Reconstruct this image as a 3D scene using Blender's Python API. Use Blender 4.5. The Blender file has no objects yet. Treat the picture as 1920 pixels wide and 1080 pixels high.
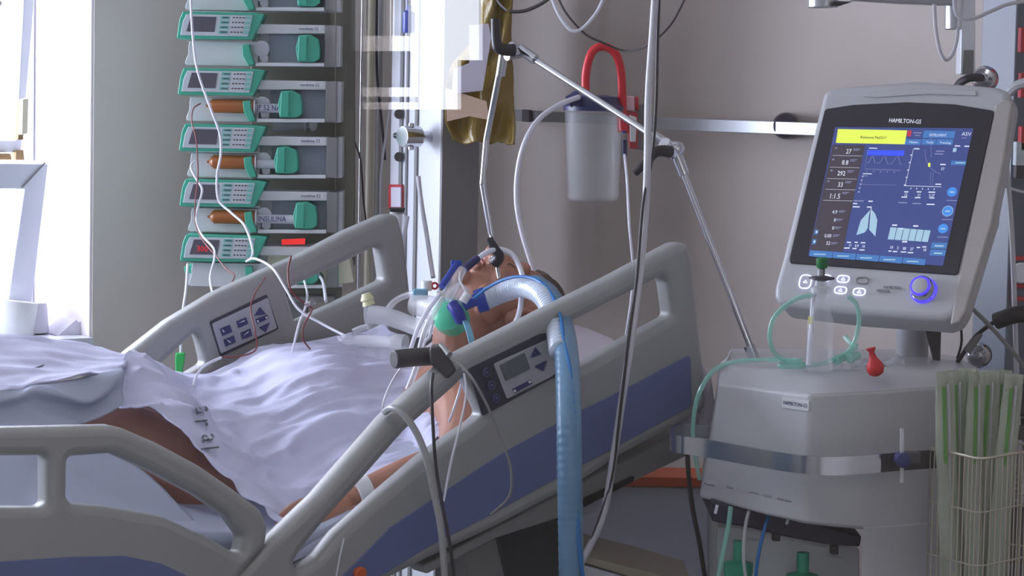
import bpy, bmesh, math, random
from mathutils import Vector, Matrix, noise
random.seed(7)
S = bpy.context.scene
C = S.collection
# ------------------------------------------------------------------ camera
F = 4900.0                                   # focal length in pixels of a 1920 wide frame
CAM = Vector((0, 0, 1.6)); PITCH = math.radians(4.4); ROLL = math.radians(1.1)
_r = Vector((1, 0, 0)); _f = Vector((0, math.cos(PITCH), -math.sin(PITCH))); _u = Vector((0, math.sin(PITCH), math.cos(PITCH)))
RT = _r*math.cos(ROLL) + _u*math.sin(ROLL); UP = -_r*math.sin(ROLL) + _u*math.cos(ROLL)
cd = bpy.data.cameras.new('camera'); cam = bpy.data.objects.new('camera', cd); C.objects.link(cam)
cd.sensor_width = 36; cd.lens = F/1920*36; cd.clip_start = .05; cd.clip_end = 60
cam.matrix_world = Matrix(((RT.x, UP.x, -_f.x, CAM.x), (RT.y, UP.y, -_f.y, CAM.y), (RT.z, UP.z, -_f.z, CAM.z), (0, 0, 0, 1)))
S.camera = cam
# bed / room axes: A runs foot -> head, N runs from the near rail to the far rail
TH = math.radians(36.0)
A = Vector((math.cos(TH), math.sin(TH), 0)); N = Vector((-math.sin(TH), math.cos(TH), 0)); Z = Vector((0, 0, 1))
def UV(u, v, z=0): return A*u + N*v + Z*z
# ------------------------------------------------------------------ world, lights, exposure
w = bpy.data.worlds.new('daylight'); S.world = w; w.use_nodes = True
bg = w.node_tree.nodes['Background']; bg.inputs[0].default_value = (.86, .9, 1, 1); bg.inputs[1].default_value = 6.0
def area(name, loc, direction, sx, sy, power, col):
    l = bpy.data.lights.new(name, 'AREA'); l.shape = 'RECTANGLE'; l.size = sx; l.size_y = sy; l.energy = power; l.color = col
    o = bpy.data.objects.new(name, l); C.objects.link(o); o.location = loc
    o.rotation_euler = Vector(direction).to_track_quat('-Z', 'Z').to_euler(); return o
area('window_daylight', UV(.6, 6.25, 1.5), -N*1+Vector((0, 0, -.1)), 3.6, 1.0, 105, (.66, .73, 1))
area('corridor_fill', UV(0.5, -1.6, 2.85), (0, 0, -1), 1.6, .6, 34, (1, .96, .9))  # added unseen fill light for the camera side and reflections, no known lamp
area('ward_fill', UV(1.2, 2.6, 2.85), (0, 0, -1), 1.2, .6, 5, (1, .95, .9))  # unseen fill added over the ward, not a fitted ceiling lamp
vs = S.view_settings; vs.view_transform = 'Standard'; vs.look = 'None'; vs.exposure = 0.5; vs.gamma = 1.0; vs.use_curve_mapping = False
S.cycles.use_denoising = True; S.cycles.max_bounces = 10; S.cycles.transparent_max_bounces = 24
# ------------------------------------------------------------------ pixel -> place in the room
def ray(x, y): return _f + RT*((x-960)/F) - UP*((y-540)/F)
def P(x, y, D):
    d = ray(x, y); return CAM + d*(D/d.y)
def hit(x, y, p, n):
    d = ray(x, y); return CAM + d*((Vector(p)-CAM).dot(n)/d.dot(n))
A0 = P(1275, 452, 4.9)                       # head end top corner of the near rail
def B(x, y, v): return hit(x, y, A0 + N*v, N)  # point on the bed's lengthwise plane V metres beyond the near rail
def UU(p): return p.dot(A)
def VV(p): return p.dot(N)
V0 = VV(A0); V2 = V0+1.85; U1 = UU(A0)+.76
# ------------------------------------------------------------------ materials
def lin(c):
    return tuple((x/255/12.92 if x/255 <= .04045 else ((x/255+.055)/1.055)**2.4) for x in c)
def mat(name, col, rough=.5, metal=0, alpha=1, emit=0, trans=0, spec=.5, bump=0, bscale=40, var=0, vscale=6, coat=0, ecol=None):
    m = bpy.data.materials.new(name); m.use_nodes = True; nt = m.node_tree; b = nt.nodes['Principled BSDF']
    c = lin(col)
    b.inputs['Base Color'].default_value = (*c, 1); b.inputs['Roughness'].default_value = rough; b.inputs['Metallic'].default_value = metal
    b.inputs['Alpha'].default_value = alpha; b.inputs['Specular IOR Level'].default_value = spec
    b.inputs['Transmission Weight'].default_value = trans; b.inputs['Coat Weight'].default_value = coat
    if emit:
        b.inputs['Emission Color'].default_value = (*(lin(ecol) if ecol else c), 1); b.inputs['Emission Strength'].default_value = emit
    if bump or var:
        tc = nt.nodes.new('ShaderNodeTexCoord')
    if bump:
        n = nt.nodes.new('ShaderNodeTexNoise'); n.inputs['Scale'].default_value = bscale; n.inputs['Detail'].default_value = 4
        bp = nt.nodes.new('ShaderNodeBump'); bp.inputs['Strength'].default_value = bump; bp.inputs['Distance'].default_value = .01
        nt.links.new(tc.outputs['Object'], n.inputs['Vector']); nt.links.new(n.outputs['Fac'], bp.inputs['Height']); nt.links.new(bp.outputs[0], b.inputs['Normal'])
    if var:
        n = nt.nodes.new('ShaderNodeTexNoise'); n.inputs['Scale'].default_value = vscale; n.inputs['Detail'].default_value = 3
        r = nt.nodes.new('ShaderNodeValToRGB'); r.color_ramp.elements[0].position = .3; r.color_ramp.elements[1].position = .7
        r.color_ramp.elements[0].color = (*[x*(1-var) for x in c], 1); r.color_ramp.elements[1].color = (*[min(1, x*(1+var)) for x in c], 1)
        nt.links.new(tc.outputs['Object'], n.inputs['Vector']); nt.links.new(n.outputs['Fac'], r.inputs[0]); nt.links.new(r.outputs[0], b.inputs['Base Color'])
    return m
def glass_mat(name, tint=(1, 1, 1), f0=.04):
    m = bpy.data.materials.new(name); m.use_nodes = True; nt = m.node_tree; nt.nodes.clear()
    o = nt.nodes.new('ShaderNodeOutputMaterial'); mx = nt.nodes.new('ShaderNodeMixShader'); t = nt.nodes.new('ShaderNodeBsdfTransparent'); g = nt.nodes.new('ShaderNodeBsdfGlossy')
    t.inputs[0].default_value = (*tint, 1); g.inputs['Roughness'].default_value = .0
    lw = nt.nodes.new('ShaderNodeLayerWeight'); pw = nt.nodes.new('ShaderNodeMath'); pw.operation = 'POWER'; pw.inputs[1].default_value = 5
    ma = nt.nodes.new('ShaderNodeMath'); ma.operation = 'MULTIPLY_ADD'; ma.inputs[1].default_value = 1-f0; ma.inputs[2].default_value = f0
    L = nt.links.new
    L(lw.outputs['Facing'], pw.inputs[0]); L(pw.outputs[0], ma.inputs[0]); L(ma.outputs[0], mx.inputs[0]); L(t.outputs[0], mx.inputs[1]); L(g.outputs[0], mx.inputs[2]); L(mx.outputs[0], o.inputs[0])
    return m
M = dict(
 wall=mat('wall_paint_darkened', (192, 182, 176), .75, var=.05, vscale=1.5), wallw=mat('wall_paint_lightened', (226, 220, 214), .75, var=.03, vscale=2),  # presumed one paint: head wall darker, window wall lighter to stand in for light
 ceil=mat('ceiling_paint', (225, 222, 218), .8), floor=mat('floor_vinyl', (120, 122, 128), .35, var=.08, vscale=9),
 corr=mat('corridor_paint', (200, 195, 190), .8), dark_corr=mat('board_grey', (90, 88, 92), .7),
 frame=mat('window_frame', (222, 226, 238), .35), reveal=mat('reveal_plaster', (240, 232, 238), .7),
 rail=mat('rail_plastic', (156, 158, 158), .38, coat=.1), railb=mat('rail_blue', (98, 110, 156), .4), paneld=mat('panel_dark', (52, 54, 70), .4),
 panelg=mat('panel_grey', (170, 172, 182), .45), ink=mat('ink_blue', (48, 54, 110), .5), lcd=mat('lcd_grey', (96, 102, 110), .3), white=mat('white_plastic', (226, 228, 230), .4),
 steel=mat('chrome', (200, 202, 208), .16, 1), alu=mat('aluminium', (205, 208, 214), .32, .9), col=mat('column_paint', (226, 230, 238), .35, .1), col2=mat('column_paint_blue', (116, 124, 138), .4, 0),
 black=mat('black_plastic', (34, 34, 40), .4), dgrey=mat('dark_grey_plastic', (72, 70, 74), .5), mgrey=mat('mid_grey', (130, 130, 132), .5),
 sheet=mat('sheet_cotton', (206, 208, 234), .85, bump=.25, bscale=22), sheet2=mat('sheet_cotton_shaded', (168, 176, 196), .85, bump=.2, bscale=18),  # second is the same sheet, darkened for the shaded fold
 mattress=mat('mattress_cover', (170, 176, 196), .7), pillow=mat('pillow_cotton', (206, 198, 210), .85, bump=.3, bscale=16),
 skin=mat('skin', (170, 118, 98), .5, var=.1, vscale=14, bump=.08, bscale=80), hair=mat('hair', (78, 62, 50), .7, bump=.8, bscale=120),
 lip=mat('lip', (165, 95, 88), .45), nail=mat('nail', (215, 170, 160), .35),
 band=mat('wrist_band', (235, 236, 240), .6), green=mat('pump_green', (66, 172, 146), .4), greend=mat('pump_green_dark', (48, 130, 104), .45), pumpw=mat('pump_white', (212, 216, 220), .4),
 pumpin=mat('pump_inner', (158, 168, 184), .5), pumpk=mat('pump_keypad', (196, 206, 212), .5), key=mat('key_teal', (120, 190, 182), .5), pink=mat('key_print', (70, 80, 84), .6), pscr=mat('pump_screen', (88, 86, 98), .3),
 rack=mat('rack_olive', (128, 128, 116), .6), brown=mat('amber_syringe', (150, 88, 42), .25, alpha=.93), syr=mat('clear_syringe', (215, 220, 230), .25, alpha=.75),
 redled=mat('red_led', (220, 40, 40), .4, emit=.5), clip=mat('clip_green', (48, 190, 96), .4), tubew=mat('tube_white', (226, 228, 240), .28), tubeg=mat('tube_grey', (205, 205, 214), .4),
 tubed=mat('cable_dark', (56, 54, 60), .5), tuber=mat('tube_red', (120, 44, 44), .4), red=mat('hose_red', (214, 36, 50), .35), redd=mat('red_plastic', (190, 50, 60), .4), pinkp=mat('gauge_pink', (232, 196, 206), .4),
 blue=mat('connector_blue', (36, 70, 170), .25, alpha=.92), blued=mat('lid_blue', (30, 36, 88), .35), hosew=mat('hose_white', (214, 226, 240), .22, alpha=.8), hoseb=mat('hose_blue', (112, 156, 190), .3, alpha=.72), lineb=mat('line_blue', (20, 110, 180), .3),
 clear=mat('clear_plastic', (226, 230, 240), .12, alpha=.2), clear2=mat('cloudy_plastic', (226, 228, 234), .22, alpha=.42), cleart=mat('clear_green', (150, 220, 205), .15, alpha=.5), bag=mat('film_bag', (226, 228, 242), .15, alpha=.4, bump=.9, bscale=30),
 can=mat('canister', (205, 208, 214), .08, alpha=.2), canw=mat('canister_liner', (196, 198, 204), .4, alpha=.14, bump=.6, bscale=25),
 teal=mat('teal_plastic', (84, 205, 160), .35, alpha=.95), strap=mat('strap_blue', (120, 176, 200), .7), violet=mat('violet_clip', (44, 54, 150), .4), yel=mat('yellow_cap', (222, 220, 176), .5),
 vent=mat('vent_housing', (188, 190, 196), .38, coat=.1), ventd=mat('vent_shaded', (176, 172, 170), .5), bezel=mat('bezel_black', (40, 38, 50), .2), scr=mat('screen_blue', (34, 44, 92), .3, emit=.75, ecol=(52, 66, 124)),
 scrl=mat('screen_left', (40, 36, 46), .3, emit=.7, ecol=(60, 54, 66)), syel=mat('screen_yellow', (200, 220, 60), .4, emit=.62, ecol=(214, 228, 92)), stab=mat('screen_tab', (40, 90, 150), .4, emit=.6, ecol=(66, 118, 178)),
 sblue=mat('screen_bar', (30, 50, 200), .4, emit=.8, ecol=(50, 76, 214)), swhite=mat('screen_text', (200, 205, 220), .4, emit=.55, ecol=(214, 218, 230)), sline=mat('screen_line', (120, 125, 160), .4, emit=.5, ecol=(130, 134, 170)), slung=mat('screen_lung', (140, 170, 190), .4, emit=.6, ecol=(150, 184, 200)),
 sred=mat('screen_red', (180, 40, 60), .4, emit=.6), scirc=mat('screen_circle', (40, 110, 190), .4, emit=.7, ecol=(60, 128, 200)), sdark=mat('screen_print', (90, 96, 60), .5),
 glow=mat('button_glow', (220, 225, 255), .4, emit=1.1, ecol=(215, 220, 255)), glowb=mat('knob_glow', (60, 50, 255), .4, emit=1.6, ecol=(58, 44, 250)), print_=mat('print_dark', (70, 70, 82), .5),
 bay=mat('bay_dark_blue', (34, 34, 58), .45), orange=mat('orange_laminate', (206, 88, 42), .5), cab=mat('cabinet_grey', (200, 205, 220), .5), trim=mat('trim_beige', (140, 132, 118), .5), under=mat('bed_frame_dark', (70, 76, 80), .6),
 bagy=mat('yellow_film', (140, 116, 44), .25, alpha=.88, bump=.8, bscale=20), paper=mat('paper', (212, 208, 222), .8), paperp=mat('paper_peach', (224, 196, 172), .8), beige=mat('beige_plastic', (226, 220, 196), .5), brass=mat('brass', (150, 120, 84), .4, .6),
 tank=mat('tank_clear', (150, 170, 176), .2, alpha=.5), tealt=mat('tank_teal', (40, 150, 120), .4), bulb=mat('red_bulb', (206, 40, 48), .5), capg=mat('cap_green', (30, 120, 66), .4), catw=mat('catheter_pack', (176, 184, 168), .35, alpha=.75, bump=.6, bscale=40), catg=mat('catheter_green', (96, 150, 76), .5),
 wire=mat('wire_steel', (196, 190, 176), .35, .7), purple=mat('dark_purple', (64, 58, 76), .5), liquid=mat('yellow_mark', (220, 214, 60), .5))
GLASS = glass_mat('pane_glass', f0=.065)
# ------------------------------------------------------------------ mesh builder
ROOTLOC = {}
class MB:
    def __init__(s): s.v = []; s.f = []; s.m = []; s.k = 0
    def add(s, vs, fs, k=None):
        b = len(s.v); s.v += [Vector(x) for x in vs]; k = s.k if k is None else k
        for f in fs: s.f.append([b+i for i in f]); s.m.append(k)
        return s
    def box(s, c, sx, sy, sz, ex=Vector((1, 0, 0)), ey=Vector((0, 1, 0)), ez=Z, k=None):
        ex, ey, ez = Vector(ex).normalized()*sx/2, Vector(ey).normalized()*sy/2, Vector(ez).normalized()*sz/2; c = Vector(c)
        vs = [c+ex*i+ey*j+ez*l for l in (-1, 1) for j in (-1, 1) for i in (-1, 1)]
        return s.add(vs, [(0, 2, 3, 1), (4, 5, 7, 6), (0, 1, 5, 4), (2, 6, 7, 3), (0, 4, 6, 2), (1, 3, 7, 5)], k)
    def prism(s, pts, off, k=None):
        off = Vector(off); n = len(pts); vs = [Vector(p) for p in pts] + [Vector(p)+off for p in pts]
        fs = [tuple(range(n))[::-1], tuple(range(n, 2*n))] + [(i, (i+1) % n, n+(i+1) % n, n+i) for i in range(n)]
        return s.add(vs, fs, k)
    def tube(s, pts, r, n=8, sub=6, k=None, cap=True, rf=None):
        pts = [Vector(p) for p in pts]
        if sub > 1 and len(pts) > 2: pts = spline(pts, sub)
        rings = []; prev = None
        for i, p in enumerate(pts):
            t = (pts[min(i+1, len(pts)-1)] - pts[max(i-1, 0)]).normalized()
            if prev is None:
                x = t.orthogonal().normalized()
            else:
                x = (prev - t*prev.dot(t)).normalized()
            prev = x; y = t.cross(x)
            rr = r if not isinstance(r, (list, tuple)) else r[0]+(r[1]-r[0])*i/(len(pts)-1)
            if rf: rr *= rf(i)
            rings.append([p + (x*math.cos(a)+y*math.sin(a))*rr for a in [2*math.pi*j/n for j in range(n)]])
        vs = [q for rg in rings for q in rg]; fs = []
        for i in range(len(rings)-1):
            for j in range(n): fs.append((i*n+j, i*n+(j+1) % n, (i+1)*n+(j+1) % n, (i+1)*n+j))
        if cap: fs += [tuple(range(n))[::-1], tuple((len(rings)-1)*n+j for j in range(n))]
        return s.add(vs, fs, k)
    def cyl(s, p, q, r, r2=None, n=20, k=None): return s.tube([p, q], (r, r if r2 is None else r2), n, 1, k)
    def lathe(s, c, ax, prof, n=24, k=None):      # prof: (radius, distance along ax)
        ax = Vector(ax).normalized(); x = ax.orthogonal().normalized(); y = ax.cross(x); c = Vector(c); vs = []; fs = []
        for r, h in prof:
            for j in range(n):
                a = 2*math.pi*j/n; vs.append(c+ax*h+(x*math.cos(a)+y*math.sin(a))*max(r, 1e-5))
        for i in range(len(prof)-1):
            for j in range(n): fs.append((i*n+j, i*n+(j+1) % n, (i+1)*n+(j+1) % n, (i+1)*n+j))
        fs += [tuple(range(n))[::-1], tuple((len(prof)-1)*n+j for j in range(n))]
        return s.add(vs, fs, k)
    def ell(s, c, rx, ry, rz, ex=Vector((1, 0, 0)), ey=Vector((0, 1, 0)), ez=Z, nu=20, nv=12, k=None):
        c = Vector(c); vs = []; fs = []
        for i in range(nv+1):
            t = math.pi*i/nv
            for j in range(nu):
                a = 2*math.pi*j/nu; vs.append(c + ex*(rx*math.sin(t)*math.cos(a)) + ey*(ry*math.sin(t)*math.sin(a)) + ez*(rz*math.cos(t)))
        for i in range(nv):
            for j in range(nu): fs.append((i*nu+j, (i+1)*nu+j, (i+1)*nu+(j+1) % nu, i*nu+(j+1) % nu))
        return s.add(vs, fs, k)
    def torus(s, c, ax, R, r, n=28, m=8, k=None, sx=1, xdir=None):
        ax = Vector(ax).normalized(); x = (Vector(xdir) if xdir else ax.orthogonal()).normalized(); y = ax.cross(x); c = Vector(c)
        pts = [c + x*(math.cos(2*math.pi*i/n)*R*sx) + y*(math.sin(2*math.pi*i/n)*R) for i in range(n+1)]
        return s.tube(pts, r, m, 1, k)
    def ribbon(s, pts, h, t, k=None, sub=8, up=Z):
        pts = spline([Vector(p) for p in pts], sub); vs = []; fs = []
        for i, p in enumerate(pts):
            tg = (pts[min(i+1, len(pts)-1)] - pts[max(i-1, 0)]).normalized(); sd = tg.cross(up).normalized()
            vs += [p+up*h/2+sd*t/2, p-up*h/2+sd*t/2, p-up*h/2-sd*t/2, p+up*h/2-sd*t/2]
        for i in range(len(pts)-1):
            for j in range(4): fs.append((i*4+j, i*4+(j+1) % 4, (i+1)*4+(j+1) % 4, (i+1)*4+j))
        e = (len(pts)-1)*4; fs += [(3, 2, 1, 0), (e, e+1, e+2, e+3)]
        return s.add(vs, fs, k)
    def text(s, body, size, o, ex, ez, k=None, ext=.0004, shear=0, align='LEFT', sx=1):
        cu = bpy.data.curves.new('t', 'FONT'); cu.body = body; cu.size = size; cu.extrude = ext; cu.shear = shear; cu.align_x = align; cu.resolution_u = 2
        ob = bpy.data.objects.new('t', cu); C.objects.link(ob); dg = bpy.context.evaluated_depsgraph_get(); me = ob.evaluated_get(dg).to_mesh()
        ex = Vector(ex).normalized(); ez = Vector(ez).normalized(); ey = ex.cross(ez)*-1
        vs = [Vector(o)+ex*v.co.x*sx+ez*v.co.y+ey*-v.co.z for v in me.vertices]; fs = [tuple(p.vertices) for p in me.polygons]
        s.add(vs, fs, k); bpy.data.objects.remove(ob); bpy.data.curves.remove(cu); return s
    def build(s, name, mats, parent=None, bev=0, smooth=True, ang=40, sub=0, fixn=True):
        if not isinstance(mats, (list, tuple)): mats = [mats]
        root = parent
        while root is not None and root.parent is not None: root = root.parent
        if root is not None: L = ROOTLOC[root.name]
        else:
            xs = [v.x for v in s.v]; ys = [v.y for v in s.v]; zs = [v.z for v in s.v]
            L = Vector(((min(xs)+max(xs))/2, (min(ys)+max(ys))/2, min(zs)))
        me = bpy.data.meshes.new(name); me.from_pydata([v-L for v in s.v], [], s.f)
        for m in mats: me.materials.append(m)
        me.polygons.foreach_set('material_index', s.m)
        if fixn:
            bm = bmesh.new(); bm.from_mesh(me); bmesh.ops.recalc_face_normals(bm, faces=bm.faces); bm.to_mesh(me); bm.free()
        if smooth:
            me.polygons.foreach_set('use_smooth', [True]*len(me.polygons)); me.set_sharp_from_angle(angle=math.radians(ang))
        me.update(); o = bpy.data.objects.new(name, me); C.objects.link(o)
        if parent is not None: o.parent = parent
        else: o.location = L; ROOTLOC[o.name] = L
        if bev:
            b = o.modifiers.new('bevel', 'BEVEL'); b.width = bev; b.segments = 3; b.limit_method = 'ANGLE'; b.harden_normals = True
        if sub:
            m2 = o.modifiers.new('subd', 'SUBSURF'); m2.levels = sub; m2.render_levels = sub
        return o
def spline(p, sub):
    out = []
    for i in range(len(p)-1):
        a = p[max(i-1, 0)]; b = p[i]; c = p[i+1]; d = p[min(i+2, len(p)-1)]
        for j in range(sub):
            t = j/sub
            out.append(.5*((2*b)+(c-a)*t+(2*a-5*b+4*c-d)*t*t+(3*b-a-3*c+d)*t**3))
    out.append(p[-1]); return out
def tag(o, label, cat, group=None, kind=None):
    if kind: o['kind'] = kind
    if label: o['label'] = label
    if cat: o['category'] = cat
    if group: o['group'] = group
    return o
def thing(name, loc, label, cat, group=None):
    o = bpy.data.objects.new(name, None); C.objects.link(o); o.empty_display_size = .1; o.location = loc; ROOTLOC[o.name] = Vector(loc)
    return tag(o, label, cat, group)
def fillet(p2, rs):
    out = []; n = len(p2)
    for i in range(n):
        p = Vector(p2[i]); a = Vector(p2[i-1])-p; b = Vector(p2[(i+1) % n])-p; r = rs[i] if isinstance(rs, (list, tuple)) else rs
        la, lb = a.length, b.length
        if la < 1e-6 or lb < 1e-6: continue
        ang = a.angle(b); 
        if ang > 2.95 or r <= 0: out.append(p); continue
        d = min(r/math.tan(ang/2), la*.45, lb*.45); s = p+a/la*d; e = p+b/lb*d
        for j in range(6):
            t = j/5; out.append(s*(1-t)**2+p*2*t*(1-t)+e*t*t)
    return out
def plate_mesh(outer, holes, o, ex, ey, thick, bev, rad=.02, hrad=.015):
    """outline(s) as points in space lying on the plane (o, ex, ey); returns an MB with a rounded slab centred on that plane"""
    ez = ex.cross(ey); cu = bpy.data.curves.new('c', 'CURVE'); cu.dimensions = '2D'; cu.fill_mode = 'BOTH'; cu.extrude = max(thick/2-bev, .0002); cu.bevel_depth = bev; cu.bevel_resolution = 3; cu.offset = -bev
    for k, ring in enumerate([outer]+list(holes)):
        q = fillet([((p-o).dot(ex), (p-o).dot(ey)) for p in ring], rad if k == 0 else hrad)
        sp = cu.splines.new('POLY'); sp.points.add(len(q)-1); sp.use_cyclic_u = True
        for i, c in enumerate(q): sp.points[i].co = (c.x, c.y, 0, 1)
    ob = bpy.data.objects.new('c', cu); C.objects.link(ob); dg = bpy.context.evaluated_depsgraph_get(); me = ob.evaluated_get(dg).to_mesh()
    mb = MB(); mb.add([o+ex*v.co.x+ey*v.co.y+ez*v.co.z for v in me.vertices], [tuple(p.vertices) for p in me.polygons])
    bpy.data.objects.remove(ob); bpy.data.curves.remove(cu); return mb
def vplate(name, px, holes, v, thick, bev, m, parent=None, rad=.02, hrad=.02):   # slab on a bed plane, outlines as photo coordinates
    o = A0+N*v
    mb = plate_mesh([B(x, y, v) for x, y in px], [[B(x, y, v) for x, y in h] for h in holes], o, A, Z, thick, bev, rad, hrad)
    return mb.build(name, m, parent, ang=50)
def patch(rows, sub=8, wr=.004, wf=9, seed=0):
    """cloth surface through a grid of points"""
    g = [spline([Vector(p) for p in r], sub) for r in rows]
    cols = len(g[0]); full = []
    for c in range(cols): full.append(spline([r[c] for r in g], sub))
    mb = MB(); nr = len(full[0]); off = Vector((seed*3.1, seed*1.7, 0))
    for i in range(nr):
        for c in range(cols):
            p = full[c][i]; n = noise.noise((p+off)*wf)+.5*noise.noise((p+off)*wf*2.3)
            q = Vector((p.dot(A)*wf*.45, p.dot(N)*wf*1.3, p.z*wf*.4))+off; q += Vector((noise.noise(p*3), noise.noise(p*3+Vector((9, 2, 5))), noise.noise(p*3+Vector((4, 8, 1)))))*.8
            n += .9*(1-min(1, abs(noise.noise(q))*2.6))**2 + .5*(1-min(1, abs(noise.noise(q*1.9+Vector((3, 1, 7))))*2.6))**2
            n -= .7
            mb.v.append(p+Vector((0, 0, 1))*n*wr + (-N)*n*wr*.8)
    for i in range(nr-1):
        for c in range(cols-1): mb.f.append([i*cols+c, i*cols+c+1, (i+1)*cols+c+1, (i+1)*cols+c]); mb.m.append(0)
    return mb
def cloth(name, rows, m, parent=None, sub=8, wr=.004, wf=9, seed=0, thick=.003):
    o = patch(rows, sub, wr, wf, seed).build(name, m, parent, ang=180)
    s = o.modifiers.new('solid', 'SOLIDIFY'); s.thickness = thick; s.offset = 0
    return o
def pipe(name, pts, r, m, label, cat='tube', n=8, sub=6, group=None, parent=None, **kw):
    o = MB().tube([P(*p) if len(p) == 3 else p for p in pts], r, n, sub, **kw).build(name, m, parent)
    if parent is None: tag(o, label, cat, group)
    return o
# ================================================================== the room
def struct(name, mb, m, **kw): o = mb.build(name, m, **kw); o['kind'] = 'structure'; return o
UL, UR, VF, VB, HC = -3.2, U1, -5.2, V2, 2.9
def slab(u0, u1, v0, v1, z0, z1, mb=None):
    mb = mb or MB(); return mb.box(UV((u0+u1)/2, (v0+v1)/2, (z0+z1)/2), u1-u0, v1-v0, z1-z0, A, N, Z)
struct('floor', slab(UL-.3, UR+.3, VF-.3, VB+.5, -.1, 0), M['floor'])
struct('ceiling', slab(UL-.3, UR+.3, VF-.3, VB+.5, HC, HC+.1), M['ceil'])
UE = UU(hit(175, 300, UV(0, V2, 0), N))           # right edge of the window recess
SILL, HEAD, UW = 0.965, 2.25, -1.4
mb = slab(UE, UR, VB, VB+.34, 0, HC); slab(UL, UE, VB, VB+.34, 0, SILL, mb); slab(UL, UE, VB, VB+.34, HEAD, HC, mb); slab(UL, UW, VB, VB+.34, SILL, HEAD, mb)
struct('wall_back', mb, M['wallw'], smooth=False)
struct('trim_1', slab(UE-.006, UE-.001, VB+.004, VB+.33, SILL, HEAD), M['reveal'])
struct('trim_2', slab(UW, UE-.01, VB-.03, VB+.33, SILL, SILL+.02), M['frame'])
# wall at the bed's head, running on past the glass partition; window_3 is cut into its far end, behind the camera
VP = .9                                            # glass partition
def mirrored(x, y):                                # where the reflection seen at (x, y) in the pane comes from, on the head wall
    d = ray(x, y); p = CAM+d*((VP-VV(CAM))/d.dot(N)); d2 = d-N*2*d.dot(N); return p+d2*((UR-.0-UU(p))/d2.dot(A))
o1, o2 = mirrored(622, 0), mirrored(926, 0)
vA, vB = sorted((VV(o1), VV(o2))); zb = mirrored(700, 208).z
mb = slab(UR, UR+.2, vB, VB+.5, 0, HC); slab(UR, UR+.2, VF, vA, 0, HC, mb); slab(UR, UR+.2, vA, vB, 0, zb, mb); slab(UR, UR+.2, vA, vB, 2.3, HC, mb)
struct('wall_right', mb, M['wall'], smooth=False)
struct('wall_left', slab(UL-.2, UL, VF, VB+.5, 0, HC), M['corr'])
struct('wall_front', slab(UL-.2, UR+.2, VF-.2, VF, 0, HC), M['corr'])
# window_3: frame with sashes and a half-drawn screen, lit by the sky
w3 = MB(); gl = MB()
def refl_box(x0, y0, x1, y1, t=.03, mb=w3):
    a, b, c, d = [mirrored(*q) for q in ((x0, y0), (x1, y0), (x1, y1), (x0, y1))]
    mb.prism([a+A*.05, b+A*.05, c+A*.05, d+A*.05], A*t)
for r in ((610, 95, 728, 163), (610, 181, 735, 191), (655, -160, 682, 66), (708, -160, 722, 66), (832, 112, 930, 230), (872, -160, 880, 112), (618, -160, 633, 230), (908, -160, 940, 112), (610, 205, 840, 215)): refl_box(*r)
o = w3.build('window_3', M['dark_corr'], smooth=False); o['kind'] = 'structure'
# glass partition between the corridor and the ward
mb = slab(UL, -.9, VP-.04, VP+.04, 0, HC); slab(2.6, UR, VP-.04, VP+.04, 0, HC, mb); slab(-.9, 2.6, VP-.04, VP+.04, 0, .8, mb); slab(-.9, 2.6, VP-.04, VP+.04, 2.3, HC, mb)
o = mb.build('wall_partition', M['corr'], smooth=False); o['kind'] = 'structure'
wp = MB()
for a, b, c, d in ((-.9, 2.6, .8, .86), (-.9, 2.6, 2.24, 2.3), (-.9, -.84, .86, 2.24), (2.54, 2.6, .86, 2.24)): slab(a, b, VP-.05, VP+.05, c, d, wp)
o = wp.build('window_2', M['alu'], smooth=False, bev=.004); o['kind'] = 'structure'
g = slab(-.84, 2.54, VP-.004, VP+.004, .86, 2.24).build('glass_pane', GLASS, o, smooth=False)
# ---- window_1, two inward tilted sashes at the left
w1 = MB(); vfr = VB+.3
for a, b, c, d in ((UW, UE-.01, SILL+.02, SILL+.07), (UW, UE-.01, HEAD-.06, HEAD), (UE-.06, UE-.01, SILL+.07, HEAD-.06), (UW, UW+.06, SILL+.07, HEAD-.06), (.9, .98, SILL+.07, HEAD-.06)): slab(a, b, vfr, vfr+.06, c, d, w1)
win = w1.build('window_1', M['frame'], bev=.004); win['kind'] = 'structure'; 
def tilted(px, hole, name, v, lean, thick=.04):
    ez = (-N*math.cos(lean)+Z*math.sin(lean)).normalized(); up = (Z*math.cos(lean)+N*-math.sin(lean)*-1).normalized()
    bot = hit(*px[2], UV(0, v, 0), N); n = (N + Z*math.tan(lean)).normalized()   # leaning into the room towards its top
    ex = A.copy(); ey = n.cross(ex)*-1
    if ey.z < 0: ey = -ey
    pl = plate_mesh([hit(x, y, bot, n) for x, y in px], [[hit(x, y, bot, n) for x, y in h] for h in hole], bot, ex, ey, thick, .003, .002, .002)
    return pl, bot, n
pl, b_, n_ = tilted([(-160, 302), (84, 304), (49, 600), (-160, 600)], [[(-130, 350), (40, 351), (8, 566), (-130, 566)]], 's', VB+.2, .2)
fr = pl.build('lower_sash', M['frame'], win)
MB().prism([hit(x, y, b_, n_) for x, y in ((-130, 350), (40, 351), (8, 566), (-130, 566))], n_*.006).build('sash_glass', GLASS, fr, smooth=False)
mb = MB().prism([hit(x, y, b_-n_*.022, n_) for x, y in ((40, 350), (42, 352), (85, 306), (83, 304))], n_*-.002); mb.build('mitre_joint', M['mgrey'], fr)
pl, b_, n_ = tilted([(-160, -260), (80, -260), (34, 284), (-160, 284)], [[(-130, -240), (50, -240), (24, 262), (-130, 262)]], 's', VB+.2, .08)
fr = pl.build('upper_sash', M['frame'], win)
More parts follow.
